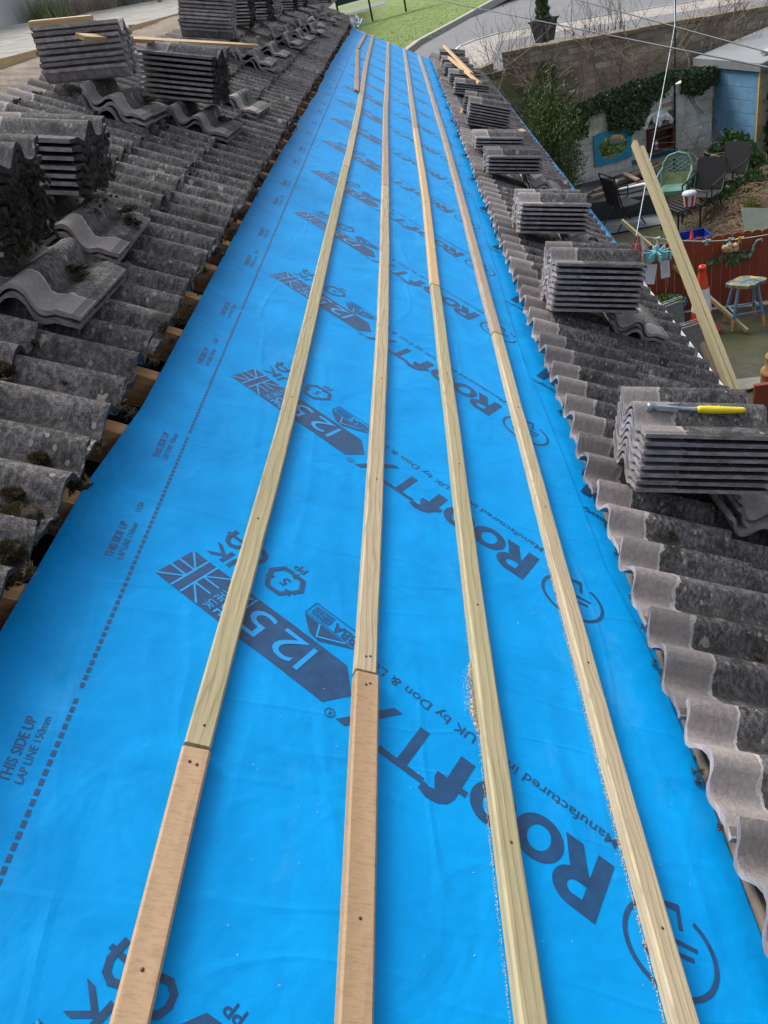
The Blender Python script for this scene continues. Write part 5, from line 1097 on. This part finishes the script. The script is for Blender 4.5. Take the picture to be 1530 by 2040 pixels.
# decoration on the fence
LEAFG = leafmat('artificial_leaves', (.03, .07, .03), (.09, .17, .08), (.30, .30, .16), .5)
root = thing('hanging_plant', 'trailing artificial plant with a beige flower hanging on the red fence', 'plant', fa + fd * 1.5 + V3(0, 0, .8)); mb = MB()
for k in range(110):
    t = rnd(); c = fa + fd * (1.00 + .85 * t) + fn * rr(.03, .10) + V3(0, 0, .83 - .36 * (1 - t) ** 2 + rr(-.07, .05) - (.12 * rnd() if t > .6 else 0)); leaf(mb, c, rr(.05, .10), fn, aspect=.55)
obj('foliage', mb, LEAFG, root)
mb = MB(); [mb.blob(fa + fd * (1.55 + rr(-.08, .08)) + fn * .10 + V3(0, 0, .88 + rr(-.03, .05)), .045, .4, 1) for k in range(9)]; obj('flower', mb, plain('beige_flower', (.50, .38, .22), .8, .2, 30, .4), root)
mb = MB(); q = fa + fd * 1.80 + fn * .06; mb.tube([q + fd * x + V3(0, 0, z) for x, z in ((-.06, .72), (0, .72), (.04, .78), (.05, .86), (.09, .92), (.14, .93), (.16, .89))], [.025, .028, .02, .015, .014, .016, .006], 8); obj('swan_hook', mb, plain('pale_teal_metal', (.22, .40, .38), .4), label='pale teal swan-neck hook on the red fence', cat='hook')
# stool
BLUEP = plain('sky_blue_chalk_paint', (.11, .24, .36), .6, .12, 14, .3); root = thing('wooden_stool', 'blue painted wooden stool with orange feet and a worn patterned seat', 'stool', V3(3.86, 10.0, 0)); SX, SY = 3.84, 10.05
m, n_, b_ = newmat('worn_multicolour_seat'); v_ = vecs(n_); c_ = mixc(n_, ramp(n_, noise_(n_, v_, 7, 4), [(.4, (0, 0, 0)), (.55, (1, 1, 1))]), (.05, .11, .15), (.20, .22, .16)); c_ = mixc(n_, ramp(n_, noise_(n_, v_, 12, 3, .5, 1), [(.56, (0, 0, 0)), (.6, (1, 1, 1))]), c_, (.50, .36, .12)); n_.links.new(c_, b_.inputs['Base Color']); b_.inputs['Roughness'].default_value = .6
mb = MB(); mb.prism([(.23 * math.cos(t) * (1 + .10 * math.cos(4 * t)), .16 * math.sin(t) * (1 + .12 * math.cos(4 * t))) for t in [2 * math.pi * i / 40 for i in range(40)]], .04, Matrix.Translation((SX, SY, .56)) @ Matrix.Rotation(-.15, 4, 'Z')); obj('seat', mb, m, root)
ORF = plain('orange_paint', (.60, .32, .08), .6, .1); lg = {}
for a in (-1, 1):
    for b in (-1, 1):
        T_, B2 = V3(SX + a * .12, SY + b * .08, .57), V3(SX + a * .21, SY + b * .17, 0); lg[(a, b)] = (T_, B2); f_ = B2.lerp(T_, .26)
        mb = MB(); mb.tube([f_, T_], [.022, .018], 10); l_ = obj('leg', mb, BLUEP, root); mb = MB(); mb.tube([B2, f_], [.014, .0222], 10); obj('foot', mb, ORF, l_)
for (a, b), z in ((((-1, -1), (1, -1)), .36), (((1, -1), (1, 1)), .42), (((1, 1), (-1, 1)), .36), (((-1, 1), (-1, -1)), .42)):
    mb = MB(); mb.tube([lg[a][1].lerp(lg[a][0], z), lg[b][1].lerp(lg[b][0], z)], .012, 8); obj('stretcher', mb, BLUEP, root)
# traffic cone
root = thing('traffic_cone', 'orange-red traffic cone with a white band behind the leaning timbers', 'traffic cone', V3(3.30, 10.12, 0)); M = Matrix.Translation((3.30, 10.12, 0))
mb = MB(); mb.lathe([(.02, .90), (.045, .90), (.055, .86), (.045, .85), (.052, .80), (.16, .05), (.165, .03)], M, 24, 0); obj('cone_body', mb, plain('cone_orange', (.72, .06, .025), .45, .08), root)
mb = MB(); mb.lathe([(.0885, .60), (.132, .28)], M, 24); mb.lathe([(.0865, .60), (.130, .28)], M, 24); obj('white_band', mb, plain('reflective_white', (.75, .76, .78), .4, .08), root)
mb = MB(); mb.box((.40, .40, .035), Matrix.Translation((3.30, 10.12, .018))); obj('base', mb, plain('cone_base', (.55, .06, .03), .5), root)
# blue pot with small tree
root = thing('potted_tree', 'blue glazed pot with a thin-stemmed little tree and green ground leaves', 'potted plant', V3(2.93, 10.5, 0)); M = Matrix.Translation((2.93, 10.40, 0))
mb = MB(); mb.lathe([(.16, 0), (.19, .05), (.235, .28), (.265, .34), (.275, .37), (.25, .375), (.235, .34), (0, .33)], M, 26); obj('pot', mb, plain('dark_blue_glaze', (.008, .03, .12), .2, .2), root)
mb = MB()
for k in range(700): a = rnd() * 6.28; r_ = .23 * rnd() ** .5; leaf(mb, V3(2.93 + r_ * math.cos(a), 10.40 + r_ * math.sin(a), .35 + rr(0, .05)), rr(.02, .04))
obj('foliage', mb, leafmat('bright_small_leaves', (.05, .12, .015), (.14, .26, .04)), root); mb = MB(); twig(mb, V3(2.93, 10.40, .34), V3(0, 0, 1), .75, .010, 1); obj('stem', mb, TWIG, root)
# patterned clear panels below the eaves
m, n_, b_ = newmat('rippled_grey_plastic'); v_ = vecs(n_); c_ = mixc(n_, noise_(n_, v_, 12, 5, .7, 2.5), (.02, .025, .03), (.30, .33, .35)); n_.links.new(c_, b_.inputs['Base Color']); b_.inputs['Roughness'].default_value = .25; RIP = m
for i, (x, y, r_) in enumerate(((2.72, 9.25, .35), (2.74, 8.55, .25))):
    root = thing('rippled_panel', ('farther' if i == 0 else 'nearer') + ' of two grey rippled plastic panels with wire rims standing below the eaves', 'panel', V3(x, y, 0), 'rippled panels standing below the eaves')
    M = Matrix.Translation((x, y, .0)) @ Matrix.Rotation(r_, 4, 'Z') @ Matrix.Rotation(-.18, 4, 'X'); mb = MB(); mb.prism([(-.14, 0), (.14, 0), (.14, .80), (-.14, .80)], .05, M @ Matrix.Rotation(math.pi / 2, 4, 'X')); obj('panel', mb, RIP, root)
    mb = MB(); P = lambda a, b, c: M @ V3(a, b, c); mb.tube([P(-.15, .012, .80), P(-.15, .012, .84), P(.15, .012, .84), P(.15, -.06, .84), P(-.15, -.06, .84), P(-.15, -.06, .80)], .006, 6); mb.tube([P(.155, -.03, .82), P(.155, -.03, 0)], .006, 6); obj('wire_rim', mb, STEEL, root)
# chimney pot
TC = plain('tan_terracotta', (.42, .22, .085), .75, .35, 7, .5); root = thing('chimney_pot', 'two-tier tan terracotta chimney pot standing in the yard at the right edge', 'chimney pot', V3(3.38, 8.05, 0)); M = Matrix.Translation((3.37, 7.85, 0))
mb = MB(); mb.lathe([(.17, .0), (.19, .03), (.19, .05), (.155, .06), (.15, .20), (.155, .22), (.145, .24), (.14, .42), (.15, .44), (.14, .47), (.105, .50), (.10, .60), (.11, .62), (.11, .64), (.085, .64), (.085, .55), (0, .5)], M, 24); obj('shaft', mb, TC, root)
TA_, TB, SG = (1.49, 6.13, 3.54), (1.565, 3.63, 2.18), -1
# timbers leaning up past the eaves
def pole2(a, b, w, h, l, mat=PINE2, grp='treated timbers leaning up past the eaves'): mb = MB(); mb.bar(V3(*a), V3(*b), w, h, V3(.3, -.5, 1)); return obj('leaning_timber', mb, mat, label=l, cat='timber', group=grp)
d_ = V3(*TB) - V3(*TA_); s_ = V3(d_.y, -d_.x, 0).normalized()
pole2(V3(*TA_) , V3(*TB), .027, .05, 'left one of a close pair of long treated timbers leaning past the eaves')
pole2(V3(*TA_) + s_ * .034 * SG + d_ * .025, V3(*TB) + s_ * .034 * SG, .027, .05, 'right one of a close pair of long treated timbers, slightly shorter at the top')
pole2(V3(*TA_) - s_ * .030 * SG + d_ * .62 - V3(0, 0, .06), V3(*TB) - s_ * .02 * SG - V3(0, 0, .06), .025, .035, 'third shaded timber leaning beneath the close pair', GREYW)
pole2((2.62, 11.6, 1.22), (3.78, 9.75, .03), .035, .05, 'thin mossy batten slanting across behind the close pair of timbers')
# rope, line, towel, airer, papers, pegs
ROPEM = plain('pale_blue_cord', (.55, .62, .66), .7, .1); CORD = plain('light_green_line', (.45, .55, .45), .6, .1)
ra, rb = V3(2.26, 9.3, 1.76), V3(4.64, 16, 2.97); rp = [V3(5.05, 17.45, 3.25), rb, ra.lerp(rb, .55), ra.lerp(rb, .25), ra]
mb = MB(); mb.tube(rp, .0055, 6); [mb.blob(rp[2] + V3(0, 0, -.03 * k) , .014, .3, 1) for k in range(3)]; mb.tube([rp[2], rp[2] + V3(.01, 0, -.16)], .006, 5); mb.blob(rp[1], .016, .2, 1)
obj('washing_rope', mb, ROPEM, label='pale knotted rope running from the black pole down to the eaves', cat='rope')
l0, l1 = V3(2.26, 9.3, 1.76), V3(3.75, 8.45, 1.77); lp = [l0.lerp(l1, t) - V3(0, 0, .10 * math.sin(math.pi * t)) for t in [i / 12 for i in range(13)]]
mb = MB(); mb.tube(lp, .005, 5); obj('washing_line', mb, CORD, label='thin pale green washing line crossing above the red fence', cat='line')
for t, c, l in ((.46, (.25, .55, .58), 'pale turquoise'), (.60, (.20, .5, .55), 'blue-green'), (.66, (.65, .45, .08), 'orange'), (.86, (.55, .65, .12), 'lime yellow'), (.90, (.5, .6, .15), 'yellow-green')):
    p = l0.lerp(l1, t) - V3(0, 0, .10 * math.sin(math.pi * t)); mb = MB()
    for s_ in (-1, 1): mb.bar(p + V3(s_ * .004 - .01 * s_, .0, .025), p + V3(s_ * .014, 0, -.045), .008, .012, V3(0, 1, 0))
    mb.bar(p + V3(-.045, 0, .0), p + V3(.045, 0, .012), .012, .012); obj('clothes_peg', mb, plain('peg_' + l.split()[0].replace('-', '_'), c, .5, .05), label=l + ' clothes peg on the washing line', cat='peg', group='pegs on the washing line')
# towel
m, n_, b_ = newmat('checked_tea_towel'); uvn = vecs(n_, 'UV'); sx = n_.nodes.new('ShaderNodeSeparateXYZ'); n_.links.new(uvn, sx.inputs[0])
st = math_(n_, 'MAXIMUM', math_(n_, 'GREATER_THAN', math_(n_, 'FRACT', math_(n_, 'MULTIPLY', sx.outputs[0], 9.0)), .84), math_(n_, 'GREATER_THAN', math_(n_, 'FRACT', math_(n_, 'MULTIPLY', sx.outputs[1], 8.0)), .86))
n_.links.new(mixc(n_, st, mixc(n_, math_(n_, 'GREATER_THAN', sx.outputs[0], .26), (.68, .13, .13), (.70, .62, .52)), (.70, .60, .55)), b_.inputs['Base Color']); b_.inputs['Roughness'].default_value = .9
mb = MB(); vs = []; uvs = []; nx, nz = 16, 14
for j in range(nz + 1):
    for i in range(nx + 1):
        t, q = i / nx, j / nz; sp = .04 + .19 * min(1, q * 2.2) * (1 - .5 * max(0, q - .6)); vs.append(V3(2.29 + (t - .5) * sp, 9.30 + .03 * math.sin(t * 15 + q * 2) * (.4 + q) , 1.76 - .46 * q + .10 * q * abs(t - .5))); uvs.append((t * .42, q * .5))
mb.add(vs, [(j * (nx + 1) + i, j * (nx + 1) + i + 1, (j + 1) * (nx + 1) + i + 1, (j + 1) * (nx + 1) + i) for j in range(nz) for i in range(nx)], uvs, 0, True)
obj('tea_towel', mb, m, label='red and white checked tea towel hanging from the end of the line', cat='tea towel')
# octopus peg airer
TQ = plain('turquoise_plastic', (.22, .55, .60), .4, .05); root = thing('peg_airer', 'turquoise octopus-shaped hanging peg airer on the washing line', 'airer', V3(2.47, 9.2, 1.6)); P0 = V3(2.47, 9.19, 1.56)
mb = MB(); mb.lathe([(0, .085), (.022, .075), (.030, .05), (.022, .02), (.045, -.01), (.05, -.03), (0, -.03)], Matrix.Translation(P0), 14); obj('head', mb, TQ, root)
mb = MB(); mb.tube([P0 + V3(0, 0, .08), P0 + V3(0, 0, .13), P0 + V3(-.03, 0, .16), P0 + V3(.035, 0, .165)], .008, 6); obj('hook', mb, WHITEP, root)
for k in range(8):
    a = k * math.pi / 4; d = V3(math.cos(a), math.sin(a), 0); mb = MB(); mb.tube([P0 + d * .03, P0 + d * .10 + V3(0, 0, .0), P0 + d * .17 + V3(0, 0, .015)], [.011, .009, .007], 6); ar = obj('arm', mb, TQ, root)
    for q in (.08, .12, .17): mb = MB(); c = P0 + d * q + V3(0, 0, -.045); mb.box((.014, .022, .075), Matrix.Translation(c) @ Matrix.Rotation(a, 4, 'Z')); obj('peg', mb, TQ, ar)
# papers
PAP = plain('white_card', (.62, .64, .68), .7, .03, 4, 0)
for c, rz, w, h, l in ((V3(2.37, 9.2, 1.30), .22, .17, .23, 'plain tilted white card hanging below the peg airer'), (V3(2.565, 9.2, 1.32), 0, .105, .20, 'narrow white card with dark lines of print hanging by the potted tree')):
    M = Matrix.Translation(c) @ Matrix.Rotation(-.2, 4, 'X') @ Matrix.Rotation(rz, 4, 'Y') ; root = thing('hanging_card', l, 'card', c); mb = MB(); mb.box((w, .003, h), M); obj('card', mb, PAP, root)
    mb = MB()
    for k in range(6 if rz == 0 else 3): L = w * rr(.5, .8) if rz == 0 else w * .3; mb.box((L, .001, .006), M @ Matrix.Translation((-.0 if rz == 0 else -.04, -.0035, h * .38 - k * .022)))
    obj('printed_lines', mb, plain('faded_print', (.30, .33, .38), .8, .1), root)
    mb = MB(); mb.tube([c + V3(0, 0, h / 2), c + V3(.02 if c.x < 2.5 else -.03, 0, h / 2 + .10)], .002, 4); obj('string', mb, ROPEM, root)
# planter with conifer by the road
root = thing('planter', 'black tapered planter with a clipped conical conifer beside the road', 'planter', V3(3.49, 23.35, 2.38)); z0 = RZ(3.49, 23.35) + .03; M = Matrix.Translation((3.49, 23.35, z0)) @ Matrix.Rotation(.5, 4, 'Z') @ Matrix.Scale(.70, 4)
mb = MB(); q = [(-.24, .0), (-.36, .66), (-.40, .66), (-.40, .72), (-.35, .72), (-.34, .62)]
for k in range(4):
    R4 = Matrix.Rotation(k * math.pi / 2, 4, 'Z'); 
    for (r0, z_0), (r1, z_1) in zip(q[:-1], q[1:]): mb.add([M @ R4 @ V3(a * abs(r), r, z) for r, z, a in ((r0, z_0, -1), (r0, z_0, 1), (r1, z_1, 1), (r1, z_1, -1))], [(0, 1, 2, 3)])
obj('pot', mb, BLACK, root)
mb = MB(); mb.box((.66, .66, .04), M @ Matrix.Translation((0, 0, .63))); obj('soil', mb, plain('pot_soil', (.10, .08, .05), .95, .4, 20, .8), root)
mb = MB(); mc = MB()
for k in range(5200):
    t = rnd() ** .8; r_ = (.26 * (1 - t) ** .75 + .02) * (1 + .15 * math.sin(t * 30)) * rr(.75, 1.05); a = rnd() * 6.28; p = M @ V3(r_ * math.cos(a), r_ * math.sin(a), .66 + 1.25 * t); d = V3(math.cos(a), math.sin(a), 1.2).normalized() * rr(.04, .08); w = V3(-d.y, d.x, 0) * .25; mb.add([p - w, p + w, p + d], [(0, 1, 2)])
obj('foliage', mb, leafmat('conifer_green', (.012, .04, .008), (.05, .12, .02), (.10, .18, .04), .7), root); mc.tube([M @ V3(0, 0, .6), M @ V3(0, 0, 1.5)], .03, 6); obj('trunk', mc, TWIG, root)
# overhead cables
def cable(a, b, sag, r_, l):
    a, b = V3(*a), V3(*b); mb = MB(); mb.tube([a.lerp(b, t) - V3(0, 0, sag * 4 * t * (1 - t)) for t in [i / 24 for i in range(25)]], r_, 6); obj('overhead_cable', mb, plain('cable_grey', (.07, .075, .09), .5, .1), label=l, cat='cable', group='overhead cables')
cable((-.56, 40, 3.92), (5.7, 6.8, 2.50), .02, .012, 'lower overhead cable crossing from the road above the yard')
cable((1.13, 30, 4.67), (6.85, 9.0, 1.90), .02, .011, 'upper overhead cable crossing the top right corner')
# far railings and pole on the lawn edge
root = thing('railing', 'green metal railing with dark posts beyond the lawn', 'railing', V3(-3, 46, 2.5))
for x in (-3.15, -1.55, .2): mb = MB(); mb.tube([V3(x, 46 + (x + 3) * .3, 2.5), V3(x, 46 + (x + 3) * .3, 4.6)], .05, 8); obj('post', mb, plain('dark_green_metal', (.01, .05, .035), .5, .1) if x < -3 else bpy.data.materials['dark_green_metal'], root)
mb = MB(); mb.add([V3(-3.15, 46.05, 3.55), V3(1, 47.2, 3.55), V3(1, 47.2, 4.6), V3(-3.15, 46.05, 4.6)], [(0, 1, 2, 3)]); mb.box((4.4, .06, 1.1), Matrix.Translation((-1.0, 46.7, 4.1)) @ Matrix.Rotation(.27, 4, 'Z')); obj('green_panel', mb, bpy.data.materials['dark_green_metal'], root)
mb = MB(); mb.tube([V3(-1.62, 16.8, 0), V3(-1.62, 16.8, 7)], .055, 12); obj('steel_pole', mb, plain('galvanised_grey', (.28, .33, .33), .5, .1), label='grey galvanised pole rising beside the far left roof corner', cat='pole')
print('done', len(bpy.data.objects))
